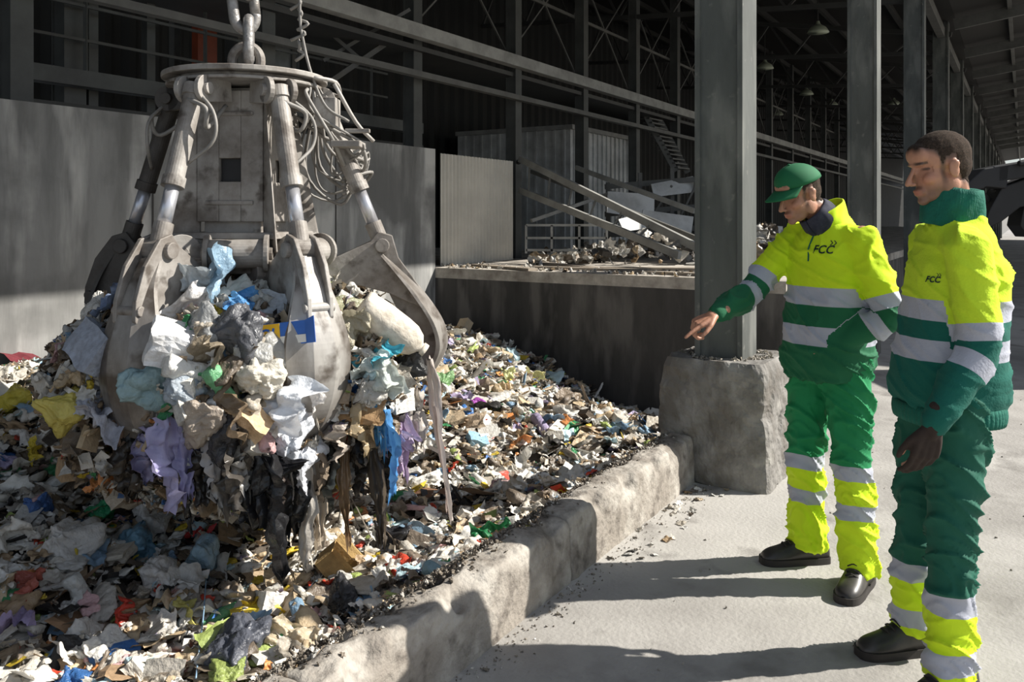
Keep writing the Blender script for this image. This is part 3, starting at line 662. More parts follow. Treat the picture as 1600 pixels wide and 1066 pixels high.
for ci,ag in enumerate(ANG):
    dm=M['grabshade'] if ci in (3,4) else M['grab']; bm_=M['grabshade'] if ci in (3,4) else M['blade']  # rear claws take the steel with shade painted in
    rb=.66 if ci==2 else .60
    op=.16 if ci==2 else 0.0      # how far this claw hangs open
    def cr_(r,z): return r+op*sm((1.36-z)/.5)
    a=pol(ag,.37,2.08); b=pol(ag,rb,1.36); d=(b-a)
    lug=[]
    for t in(-.055,.055): 
        lug.append(tube([pol(ag,.37,2.08,t-.012),pol(ag,.37,2.08,t+.012)],[.062,.062],20,1))
        lug.append(barp(pol(ag,.2,2.10,t),pol(ag,.37,2.08,t),.024,.12))
    lug.append(tube([pol(ag,.37,2.08,-.085),pol(ag,.37,2.08,.085)],[.028,.028],14,1))
    gp('pivot_lug',lug,dm,bevel=.003)
    gp('hydraulic_cylinder',[cyl(a,a+d*.60,.042),cyl(a+d*.56,a+d*.62,.050),cyl(a-d*.02,a+d*.05,.050)],dm,smooth=False)
    gp('rod',[cyl(a+d*.6,a+d*.86,.031)],M['chrome'],smooth=True)
    gp('rod_end',[cyl(a+d*.84,a+d*.97,.042),tube([pol(ag,rb,1.36,-.045),pol(ag,rb,1.36,.045)],[.052,.052],18,1)],dm)
    prof=[(.26,1.20),(.24,1.27),(.30,1.32),(.42,1.30),(rb-.06,1.38),(rb-.02,1.43),(rb+.05,1.41),(.735,1.30),(.785,1.16),(.79,1.08),(.76,1.04),(.70,1.07),(.62,1.12),(.50,1.16),(.36,1.17)]
    cl=[]
    for t0,t1 in((-.060,-.040),(.040,.060)):
        n=len(prof); V=[pol(ag,cr_(r,z),z,t0) for r,z in prof]+[pol(ag,cr_(r,z),z,t1) for r,z in prof]
        Fq=[tuple(range(n)),tuple(reversed(range(n,2*n)))]+[(i,i+n,(i+1)%n+n,(i+1)%n) for i in range(n)]
        cl.append((V,Fq))
    cl.append(tube([pol(ag,.31,1.255,-.10),pol(ag,.31,1.255,.10)],[.06,.06],24,1))
    cl.append(tube([pol(ag,rb,1.36,-.082),pol(ag,rb,1.36,.082)],[.036,.036],16,1))
    cl.append(tube([pol(ag,.765+op*.3,1.12,-.07),pol(ag,.765+op*.3,1.12,.07)],[.022,.022],12,1))
    # flat-sided tapering blade: widest high up, running to a point
    base=[(.67,1.33,.058),(.735,1.22,.078),(.785,1.09,.118),(.82,.95,.148),(.825,.82,.142),(.79,.69,.112),(.715,.58,.074),(.625,.50,.036),(.55,.455,.006)]
    if ci==2: base=[(.67,1.33,.06),(.74,1.24,.10),(.80,1.12,.15),(.83,.98,.16),(.83,.86,.135),(.79,.76,.095),(.735,.68,.05),(.69,.62,.008)]
    cr=catmull([(cr_(r,z),z,hw) for r,z,hw in base],6)
    NV=12; V=[];Fq=[]
    for off in (0,.020):
        for (r,z,hw) in cr:
            for j in range(NV+1):
                v=(j/NV*2-1); bend=max(0,abs(v)-.35)*hw*.55     # facetted: flat centre, folded wings
                V.append(pol(ag,r-off-bend,z+off*.2,v*hw))
    m_=len(cr); n1=NV+1; k0=m_*n1
    for i in range(m_-1):
        for j in range(NV):
            a0=i*n1+j; Fq.append((a0,a0+1,a0+n1+1,a0+n1)); Fq.append((k0+a0,k0+a0+n1,k0+a0+n1+1,k0+a0+1))
    c=gp('claw',cl,dm,bevel=.004)
    sh_=gp('claw_shell',[(V,Fq)],bm_,smooth=False,parent=c)
    Eq=[]
    for R_ in ([i*n1 for i in range(m_)],[i*n1+NV for i in range(m_)]):
        for i in range(m_-1): Eq.append((R_[i],R_[i+1],k0+R_[i+1],k0+R_[i]))
    gp('blade_edge',[(V,Eq)],dm,parent=c)
    outer=[(r-.01,z) for r,z,hw in cr]; inner=[(r-.03-.14*math.sin(math.pi*min(1,(i+3)/(len(cr)+1)))**1.2*(1.0 if ci!=2 else 1.3),z+.01) for i,(r,z,hw) in enumerate(cr)]
    V=[];Fq=[];q=len(outer)
    for t in (-.011,.011):
        V+=[pol(ag,r,z,t) for r,z in outer]; V+=[pol(ag,r,z,t) for r,z in inner]
    for i in range(q-1): Fq+=[(i,i+1,q+i+1,q+i),(2*q+i,3*q+i,3*q+i+1,2*q+i+1),(q+i,q+i+1,3*q+i+1,3*q+i)]
    gp('web_plate',[(V,Fq)],dm,parent=c)
def hose(pts,r=.010,m='hose'):
    return gp('hose',[tube(pts,[r]*len(pts),8,6)],M[m],smooth=True)
for ag in ANG:
    hose([pol(ag,.22,2.02,.05),pol(ag+12,.40,1.90),pol(ag+14,.44,1.98),pol(ag,.42,2.03)])
    hose([pol(ag-4,.37,2.1),pol(ag+18,.44,1.97),pol(ag+19,.45,1.84),pol(ag+5,.46,1.74)],.008)
for k in range(16):
    j=lambda s: rng.uniform(-s,s)
    hose([pol(-22+k*4,.36,2.12+j(.02)),pol(-25+k*6,.42+j(.06),2.03-.02*k+j(.05)),pol(-10+k*4+j(8),.52+j(.08),1.90-.02*k+j(.06)),pol(8+k*2,.50+.01*k+j(.05),1.80+j(.07)),pol(14,.47,1.90-.02*k)],.006 if k%2 else .009)
gp('valve_block',[(boxv(gx+.44,gx+.58,gy-.12,gy+.06,1.84,1.87),BQ),(boxv(gx+.36,gx+.46,gy-.10,gy+.02,1.94,2.08),BQ),(boxv(gx+.50,gx+.62,gy-.08,gy-.05,1.91,1.93),BQ)],M['grab'],bevel=.004)
gp('guard_bar',[tube([pol(-20,.38,2.17),pol(-5,.45,2.16),pol(20,.45,2.12),pol(28,.38,2.16)],[.010]*4,8,4),tube([pol(-8,.45,2.15),pol(0,.54,1.97),pol(5,.62,1.88)],[.010]*3,8,4)],M['grab'],smooth=True)
V,Fc=tube([at(545,190,4.0),at(505,160,4.0),at(475,70,4.0),at(468,-40,4.0),at(470,-500,4.0)],[.007]*5,8,6)
mk('supply_cable',V,Fc,M['hose'],smooth=True,label='thin supply cable running up from the grab',cat='cable')
ps=[tube([at(462+8*math.sin(i*2.2),95-i*16,4.02),at(475-7*math.sin(i*1.7),85-i*16,4.0),at(466,78-i*16,4.02)],[.008]*3,6,3) for i in range(7)]
V,Fc=joinp(ps); mk('rope',V,Fc,M['hose'],smooth=True,label='tangled frayed rope beside the lifting chain',cat='rope')
ch=empty('lifting_chain',Vector((gx,gy,2.28)),label='heavy steel lifting chain holding the grab',cat='chain')
z=.09
for i in range(5):
    pts=[]; h=.075;wd=.052
    for a in np.linspace(0,2*math.pi,25):
        x=wd*math.cos(a); zz=h*math.sin(a)+ (.035 if math.sin(a)>0 else -.035)
        pts.append((x,0,zz))
    V,Fc=tube(pts,[.026]*25,10,2)
    o=mk('chain_link',V,Fc,M['chain'],smooth=True,parent=ch); o.location=(.012*(-1)**i,0,z); o.rotation_euler=(0,.1*(-1)**i,math.radians(25 if i%2 else 105)); z+=.165
V,Fc=cyl((0,0,0),(0,0,3),.02); 
o=mk('hoist_cable',V,Fc,M['hose'],smooth=True,parent=ch); o.location=(0,0,z-.08)
# ---------------------------------------------------------------- load of the grab
def lrad(a,zz):
    e=(zz-.74)/(.52 if zz>.74 else .62)
    R=.765*math.sqrt(max(.04,1-min(1,e*e)))
    dg=min(abs((math.degrees(a)-g+180)%360-180) for g in ANG)
    R*=1+.16*sm((dg-8)/12)
    return R
ins=[]
for _ in range(6500):
    a=rng.uniform(-math.pi,math.pi); zz=rng.uniform(.13,1.20)
    r=lrad(a,zz)*rng.uniform(.84,1.01)
    s=rng.uniform(.016,.05)
    c=PC[rng.choice(len(PC),p=PW)]*rng.uniform(.6,1.)
    if rng.random()<.28: c=np.array((.24,.18,.12))*rng.uniform(.4,1.3)
    ins.append((rng.integers(len(T)),rotm(),s*rng.uniform(.7,1.3,3),np.array((gx+r*math.cos(a),gy+r*math.sin(a),zz)),c))
for _ in range(1200):
    a=rng.uniform(0,2*math.pi); r=.68*math.sqrt(rng.random()); ins.append((rng.integers(len(T)),rotm(),rng.uniform(.02,.055)*np.ones(3),np.array((gx+r*math.cos(a),gy+r*math.sin(a),1.22-.28*r)),PC[rng.choice(len(PC),p=PW)]*rng.uniform(.5,1.)))
stuff('grab_load',ins,M['trash'],label='mass of mixed household waste clutched by the grab',cat='waste')
Vb,Fb=ico(4); Vb=crumple(Vb,33,.1,.1)*np.array([.66,.66,.46])+np.array([gx,gy,.70])
mk('load_core',Vb.tolist(),[tuple(int(i) for i in f) for f in Fb],M['dirt'],kind='stuff',label='dark compacted core of the grabbed waste',cat='waste')
GG='waste clutched by the grab'; HW='held in the grab'
def fp(px,py,dr=0):
    # point where the line of sight meets the surface of the load
    X0=(px-800)/F
    for i in range(220):
        Y=3.0+i*.01; X=X0*Y; r=math.hypot(X-gx,Y-gy); z=CZ-(py-HZ)*Y/F
        if .12<z<1.26 and r<=max(lrad(math.atan2(Y-gy,X-gx),z),.5 if z>1.1 else 0)+dr: return Vector((X,Y,z))
    Y=gy-.3; return Vector((X0*Y,Y,CZ-(py-HZ)*Y/F))
L=[('carton',283,540,.24,(.80,.81,.82),eul(20,15,25),(1,1,1)),('film',290,500,.24,(.84,.82,.80),None,(1.2,.9,.8)),('bag',370,525,.23,(.13,.135,.15),None,(1,1,1)),('film',335,462,.30,(.34,.50,.64),None,(1.2,1,.9)),('film',318,450,.22,(.62,.68,.72),None,(1.2,1,.9)),
('film',375,485,.20,(.10,.30,.60),None,(1,1,1)),('bag',405,592,.20,(.80,.76,.66),None,(.8,1,1.2)),('film',440,640,.28,(.80,.84,.90),None,(1.2,1,1)),('film',460,690,.26,(.78,.81,.86),None,(1,1,1)),('bag',445,668,.26,(.74,.78,.85),None,(1,1,1)),
('bottle',450,568,.30,(.42,.42,.40),eul(0,45,10),(1,1.3,1.3)),('bag',242,600,.22,(.40,.58,.62),None,(1,1,1)),('bag',282,612,.16,(.42,.48,.54),None,(1,1,1)),('film',140,620,.22,(.55,.57,.65),None,(1,1,1)),
('carton',150,545,.22,(.38,.42,.50),eul(60,20,-40),(1,1,1)),('film',475,612,.2,(.80,.77,.74),None,(1,1,1)),('bag',355,690,.20,(.06,.06,.065),None,(1,1,1)),('bag',420,735,.22,(.025,.025,.028),None,(.8,.8,1.4)),
('film',595,590,.22,(.70,.76,.72),None,(1,1,1)),('film',585,552,.20,(.08,.46,.60),None,(1,1,.7)),('bag',640,572,.18,(.07,.07,.07),None,(1,1,1)),('film',568,665,.2,(.42,.31,.18),None,(.7,.8,1.2)),
('film',545,480,.24,(.40,.40,.26),None,(1,1,1)),('film',550,520,.22,(.48,.44,.33),None,(1,1,1)),('film',200,470,.26,(.30,.38,.56),None,(1,1,1)),('film',630,690,.20,(.60,.50,.70),None,(.6,1,1.3)),
('film',515,690,.20,(.55,.48,.41),None,(1,1,1)),('film',330,560,.22,(.30,.25,.18),None,(1,1,1)),('film',400,450,.2,(.55,.56,.52),None,(1,1,1)),('card',565,640,.2,(.38,.24,.12),eul(80,10,0),(1,1,1)),
('carton',425,478,.14,(.42,.46,.50),eul(60,10,0),(1,1,1)),('film',170,655,.24,(.58,.60,.68),None,(1,1,1)),('film',370,640,.24,(.22,.165,.11),None,(1,1,1)),('bag',310,660,.18,(.48,.41,.34),None,(1,1,1)),('film',490,745,.2,(.5,.46,.40),None,(.8,.8,1)),('bag',100,640,.2,(.70,.60,.15),None,(1,1,1)),('bottle',350,612,.22,(.22,.55,.28),eul(10,60,30),(1,1,1)),('bottle',505,470,.2,(.8,.82,.8),eul(30,20,60),(1,1,1)),('bag',325,520,.2,(.35,.36,.36),None,(1,1,1)),('bag',385,555,.16,(.5,.5,.48),None,(1,1,1)),('bottle',300,580,.22,(.85,.85,.82),eul(0,20,40),(1,1.2,1.2)),('carton',395,660,.13,(.7,.5,.3),eul(30,40,10),(1,1,1)),('bottle',345,660,.2,(.75,.78,.8),eul(20,80,30),(1,1.1,1.1))]
for k,px,py,s,c,r,sc in L:
    item(k,fp(px,py,.0),s,c,r,sc,grp=GG,where=HW)
for _ in range(115):
    a=rng.uniform(-math.pi,0.6); dg=min(abs((math.degrees(a)-g+180)%360-180) for g in ANG[:3])
    if dg<13: continue
    zz=rng.uniform(.2,1.1); r=lrad(a,zz)*.98; k=['bag','film','film','card','bottle','bag','carton'][rng.integers(7)]
    c=PC[rng.choice(len(PC),p=PW)]*rng.uniform(.6,1.)
    item(k,(gx+r*math.cos(a),gy+r*math.sin(a),zz),rng.uniform(.09,.16),tuple(c),None,tuple(rng.uniform(.7,1.2,3)),grp=GG,where=HW)
pj=at(615,512,3.76)
item('jug',pj,.36,(.72,.66,.56),eul(0,38,10),(1,.85,.85),grp=GG,lab='dirty off-white plastic jug held in the grab')
eb=empty('printed_carton',fp(434,522,.06),label='yellow and blue printed carton held in the grab',cat='carton',group=GG)
eb.rotation_euler=(math.radians(-6),math.radians(-7),math.radians(-6))
mk('carton_body',boxv(-.12,.12,0,.07,-.05,.045),BQ,M['boxb'],parent=eb)
mk('carton_label',boxv(-.12,.01,-.003,0,-.045,.043),BQ,M['boxy'],parent=eb); mk('carton_band',boxv(.01,.12,-.003,0,-.045,-.012),BQ,M['boxw'],parent=eb)
mk('carton_flap',[(.12,0,-.05),(.17,-.03,-.05),(.17,-.03,.06),(.12,0,.045),(.12,.004,-.05),(.17,-.026,-.05),(.17,-.026,.06),(.12,.004,.045)],BQ,M['boxb'],parent=eb)
def textmesh(s,size,bold=.0):
    cu=bpy.data.curves.new('t','FONT'); cu.body=s; cu.size=size; cu.offset=bold; cu.align_x='CENTER'; cu.align_y='CENTER'; cu.shear=.2; cu.resolution_u=3
    o=bpy.data.objects.new('t',cu); COL.objects.link(o); bpy.context.view_layer.update()
    me=bpy.data.meshes.new_from_object(o.evaluated_get(bpy.context.evaluated_depsgraph_get())); bpy.data.objects.remove(o); return me
me=textmesh('SOL',.06,.002); me.materials.clear(); me.materials.append(M['boxb']); o=bpy.data.objects.new('carton_lettering',me); o.rotation_euler=(math.pi/2,0,0); o.location=(-.055,-.0045,0); reg(o,parent=eb)
def ribbon(name,pts,wd,c,lab,cat='plastic film',grp=GG,fold=.5):
    D=catmull(pts,14); V=[];Fc=[];n=len(D); K=10; sd=rng.uniform(0,50)
    for i,p in enumerate(D):
        t=i/(n-1); a=sd+1.6*noise.noise(Vector((t*2,sd,0))); w_=wd*(.6+.5*math.sin(math.pi*min(1,t*1.1+.1)))*(1+.5*noise.noise(Vector((t*7,sd,2))))
        for j in range(K+1):
            s=j/K*2-1; ca,sa=math.cos(a),math.sin(a)
            x=s*w_; y=fold*wd*math.sin(s*7+sd+t*3)*.6+.35*wd*noise.noise(Vector((s*2,t*12,sd)))
            V.append((p[0]+x*ca-y*sa,p[1]+x*sa+y*ca,p[2]+.03*noise.noise(Vector((s*3,t*9,sd)))-(.0 if t<.9 else (t-.9)*.9*noise.noise(Vector((s*6,sd,1))))))
    for i in range(n-1):
        for j in range(K): a=i*(K+1)+j; Fc.append((a,a+1,a+K+2,a+K+1))
    o0=Vector(V[0]); V=[Vector(v)-o0 for v in V]
    o=mk(name,V,Fc,M['item'],smooth=True,label=lab,cat=cat,group=grp); o.location=o0; o.color=(*c,1); return o
RB=[((268,650),(272,795),.085,(.44,.42,.66)),((285,660),(290,780),.05,(.36,.34,.56)),((240,680),(236,750),.08,(.36,.34,.54)),((300,720),(296,822),.03,(.02,.02,.02)),((420,690),(440,900),.08,(.022,.022,.024)),((395,700),(400,820),.09,(.03,.03,.032)),
((465,710),(475,880),.055,(.66,.62,.56)),((490,710),(500,850),.05,(.54,.46,.36)),((350,690),(365,800),.07,(.10,.09,.08)),((330,680),(335,760),.05,(.45,.43,.42)),((540,690),(545,850),.025,(.28,.18,.10)),((580,690),(598,850),.03,(.10,.08,.06)),
((605,640),(612,770),.05,(.10,.30,.62)),((628,660),(628,745),.05,(.60,.46,.66)),((590,600),(597,700),.04,(.10,.32,.58)),((515,700),(512,800),.06,(.05,.055,.05)),((565,620),(575,710),.05,(.46,.36,.22)),((210,690),(205,780),.07,(.06,.05,.04)),((185,660),(192,730),.05,(.3,.2,.14)),
((375,700),(385,760),.06,(.5,.48,.45)),((450,720),(455,830),.07,(.03,.03,.03)),((645,610),(655,700),.06,(.6,.55,.50)),((478,700),(468,790),.06,(.74,.76,.82)),((430,720),(425,790),.07,(.10,.08,.07)),((345,720),(350,800),.05,(.6,.58,.55)),((318,700),(322,790),.06,(.04,.035,.03)),((555,690),(560,770),.06,(.04,.035,.03)),
((250,680),(248,740),.06,(.05,.045,.04)),((500,700),(498,770),.05,(.3,.24,.18)),((385,640),(388,720),.05,(.12,.10,.08)),((360,560),(366,640),.04,(.3,.26,.2)),((405,630),(402,700),.05,(.55,.5,.42)),((600,700),(606,765),.05,(.05,.05,.05))]
for a,b,wd,c in RB:
    p=fp(a[0],a[1],.0); Y=p.y; q=at(b[0],b[1],Y); q.z=max(q.z,.0); mid=(p+q)/2+Vector((rng.uniform(-.02,.02),rng.uniform(-.03,.03),0))
    ribbon('plastic_film',[p,mid,q],wd,c,'%s plastic strip dangling from the grab'%cname(c))
ribbon('rag_strip',[at(672,560,3.9),at(682,620,3.9),at(692,720,3.9),at(706,812,3.9)],.028,(.60,.54,.50),'long pale twisted rag hanging from the grab','rag')
ribbon('rag_strip',[at(668,580,3.92),at(680,650,3.92),at(695,740,3.92),at(700,800,3.92)],.018,(.66,.56,.52),'long pale twisted rag hanging from the grab','rag')
ps=[tube([fp(530,760),fp(530,760)+Vector((.01*k,-.02,-.03)),fp(530,760)+Vector((.05*(k-2),-.03,-.12-.02*k))],[.003]*3,5,3) for k in range(6)]
V,Fc=joinp(ps); mk('dry_stalks',V,Fc,M['wood'],kind='stuff',label='dry brown plant stalks poking out of the load',cat='plant stalks')
pts=[onheap(322,905,.06),onheap(318,960,.10),onheap(312,1010,.05),onheap(306,1060,.06)]
V,Fc=tube(pts,[.003]*4,6,6); o=mk('string',V,Fc,M['item'],smooth=True,label='thin pale blue string across the waste',cat='string'); o.color=(.35,.55,.75,1)
# ---------------------------------------------------------------- excavator
ex=empty('excavator',Vector((6.6,8.2,0)),label='black material handler with a jointed arm and grapple',cat='excavator')
def exo(n,parts,m=None,smooth=False):
    V,Fc=joinp(parts); V=[Vector(v)-Vector((6.4,8.2,0)) for v in V]; o=mk(n,V,Fc,m or M['black'],smooth=smooth,parent=ex); bev(o,.012); return o
exo('chassis',[(boxv(5.9,8.2,7.4,9.2,.45,1.1),BQ)]); exo('cab',[(boxv(6.0,7.0,7.4,8.3,1.1,2.3),BQ)])
for y in (7.5,9.1):
    for x in (6.3,7.7): exo('wheel',[tube([(x,y-.18,.45),(x,y+.18,.45)],[.45,.45],24,1)])
exo('boom',[barp((6.4,8.2,1.0),(5.1,8.2,2.02),.22,.26),barp((5.3,8.2,2.05),(4.5,8.2,1.92),.2,.16),barp((5.25,8.3,1.9),(4.6,8.3,1.72),.1,.12)])
exo('hydraulic_cylinder',[cyl((6.2,8.05,1.1),(5.35,8.05,1.85),.05),cyl((5.3,8.05,2.15),(4.7,8.05,2.02),.03)])
def blade(P,t,y):
    n=len(P); V=[(x,y-t,z) for x,z in P]+[(x,y+t,z) for x,z in P]
    return V,[tuple(range(n)),tuple(reversed(range(n,2*n)))]+[(i,i+n,(i+1)%n+n,(i+1)%n) for i in range(n)]
exo('grapple',[blade([(4.65,2.02),(4.40,1.98),(4.22,1.82),(4.10,1.62),(4.24,1.70),(4.42,1.80),(4.62,1.78)],.10,8.2),blade([(4.90,1.90),(4.62,1.80),(4.50,1.58),(4.42,1.36),(4.62,1.46),(4.80,1.60),(5.05,1.66)],.12,8.3),
 blade([(5.1,1.8),(4.9,1.62),(4.86,1.42),(4.95,1.30),(5.06,1.46),(5.3,1.56)],.12,8.4),barp((4.3,8.2,1.88),(4.75,8.35,1.5),.04,.05)])
# ---------------------------------------------------------------- people
def head_parts(c,fw,up,s=1.):
    fw=Vector(fw).normalized(); y=Vector(up).cross(fw).normalized(); z=fw.cross(y).normalized()
    R=Matrix((fw,y,z)).transposed()
    def E(cc,r): return ell(Vector(c)+R@(Vector(cc)*s),tuple(k*s for k in r),R)
    def L(pts,rr): return limb([Vector(c)+R@(Vector(p)*s) for p in pts],[r*s for r in rr],10,3)
    ps=[E((-.014,0,.035),(.098,.074,.082)),E((-.03,0,.0),(.075,.068,.07)),E((.026,0,-.03),(.060,.057,.084)),E((.038,0,-.082),(.042,.043,.032)),E((.074,0,-.100),(.018,.020,.016)),
        E((.078,0,.021),(.015,.044,.008)),E((.064,0,.05),(.03,.052,.038))]
    ps+=L([(.086,0,.010),(.102,0,-.014),(.116,0,-.036)],[.0068,.0082,.0100])+L([(.100,-.011,-.041),(.100,.011,-.041)],[.0072,.0072])
    ps+=[E((.090,0,-.064),(.010,.020,.006)),E((.088,0,-.0765),(.010,.018,.0065)),E((.080,0,-.07),(.012,.028,.018))]
    for sy in(-1,1):
        ps.append(E((.056,sy*.036,-.030),(.026,.020,.022)))
        ps.append(E((-.004,sy*.076,-.012),(.018,.007,.030))); ps.append(E((-.012,sy*.080,.004),(.013,.006,.015)))
        ps.append(E((.0,sy*.051,-.06),(.03,.012,.035)))
    return ps,R
def hand_parts(wr,d,pn,ths,curl,thumb=35,s=1.):
    d=Vector(d).normalized(); ths=Vector(ths); ths=(ths-d*ths.dot(d)).normalized(); pn_=d.cross(ths).normalized()
    if pn_.dot(Vector(pn))<0: pn_=-pn_
    pn=pn_; wr=Vector(wr); ps=[]
    ps+=limb([wr-d*.05*s,wr,wr+d*.02*s],[.026*s,.024*s,.024*s],12,3)
    Ls=[.082,.092,.086,.068]
    for i in range(4):
        off=ths*(.0315-i*.021)*s; base=wr+d*(.096-.004*abs(i-1)-(.006 if i==3 else 0))*s+off
        ps+=limb([wr+d*.01*s+off*.55,wr+d*.055*s+off*.9,base],[.013*s,.014*s,.0115*s],10,3)
        dd=d.copy(); p=base; pts=[p.copy()]; ax=d.cross(pn)
        for j in range(3):
            q=Quaternion(ax,math.radians(curl[i][j])); dd=(q@dd).normalized(); p=p+dd*Ls[i]*(.45,.30,.25)[j]*s; pts.append(p.copy())
        r=.0088*s
        for j in range(3): ps+=limb([pts[j],pts[j+1]],[r*(1.05-.08*j),r*(.98-.08*j)],10,2)
    tb=wr+d*.028*s+ths*.026*s
    t1=tb+(d*math.cos(math.radians(thumb))+ths*math.sin(math.radians(thumb))+pn*.25).normalized()*.042*s
    t2=t1+(d*.9+ths*.25+pn*.3).normalized()*.032*s; t3=t2+(d*.95+ths*.0+pn*.3).normalized()*.024*s
    ps+=limb([wr+d*.012*s+ths*.01*s,tb,t1],[.014*s,.015*s,.011*s],10,3)+limb([t1,t2],[.0105*s,.0095*s],10,2)+limb([t2,t3],[.0095*s,.008*s],10,2)
    return ps
def seg_dist(co,pts,radii):
    best=np.full(len(co),9.); par=np.zeros(len(co)); acc=0
    for i in range(len(pts)-1):
        a=np.array(pts[i]); b=np.array(pts[i+1]); ab=b-a; L=np.linalg.norm(ab)
        t=np.clip(((co-a)@ab)/(L*L),0,1); d=np.linalg.norm(co-(a+t[:,None]*ab),axis=1)-(radii[i]+(radii[i+1]-radii[i])*t)
        m=d<best; best[m]=d[m]; par[m]=acc+t[m]*L; acc+=L
    return best,par
def shoe(person,ank,d,z0=0,col=None):
    d=Vector((d[0],d[1],0)).normalized(); s=Vector((-d.y,d.x,0)); o=Vector((ank[0],ank[1],z0))
    prof=[(-.092,.030,.085),(-.080,.040,.125),(-.03,.046,.150),(.02,.046,.140),(.06,.047,.105),(.11,.050,.078),(.165,.046,.062),(.195,.030,.045),(.205,.012,.03)]
    data=catmull([(a,b,c) for a,b,c in prof],4); V=[];Fc=[];K=14
    for x,hw,h in data:
        for k in range(K+1):
            t=math.pi*k/K; V.append(o+d*x+s*(math.cos(t)*hw)+Vector((0,0,.022+(h-.022)*max(0,math.sin(t))**.75)))
    n=len(data)
    for i in range(n-1):
        for k in range(K): a=i*(K+1)+k; Fc.append((a,a+1,a+K+2,a+K+1))
        Fc.append((i*(K+1),(i+1)*(K+1),(i+1)*(K+1)+K,i*(K+1)+K))
    Fc.append(tuple(range(K+1))); Fc.append(tuple((n-1)*(K+1)+k for k in reversed(range(K+1))))
    sh=mk('shoe',[v-person.location for v in V],Fc,M['shoe'],smooth=True,parent=person)
    m=[(x,hw+.004) for x,hw,h in data]
    top=[o+d*x*1.02+s*hw for x,hw in m]+[o+d*x*1.02-s*hw for x,hw in reversed(m)]
    V=[v-person.location for v in top]+[v-person.location+Vector((0,0,.028)) for v in top]; n=len(top)
    Fc=[tuple(range(n)),tuple(reversed(range(n,2*n)))]+[(i,i+n,(i+1)%n+n,(i+1)%n) for i in range(n)]
    mk('sole',V,Fc,M['sole'],parent=sh)
    for i in range(4):
        x=.045+i*.018; h=[.128,.112,.098,.086][i]
        V,Fc=tube([o+d*x+s*.025+Vector((0,0,h-.012)),o+d*(x+.008)+Vector((0,0,h+.002)),o+d*(x+.004)-s*.025+Vector((0,0,h-.012))],[.003]*3,6,3)
        mk('lace',[Vector(v)-person.location for v in V],Fc,M['sole'],parent=sh)
SK=np.array((.47,.235,.15))
def child(name,me,person,m,label=None):
    me.transform(Matrix.Translation(-person.location)); me.materials.clear(); me.materials.append(m); me.name=name
    o=bpy.data.objects.new(name,me); reg(o,parent=person,label=label); return o
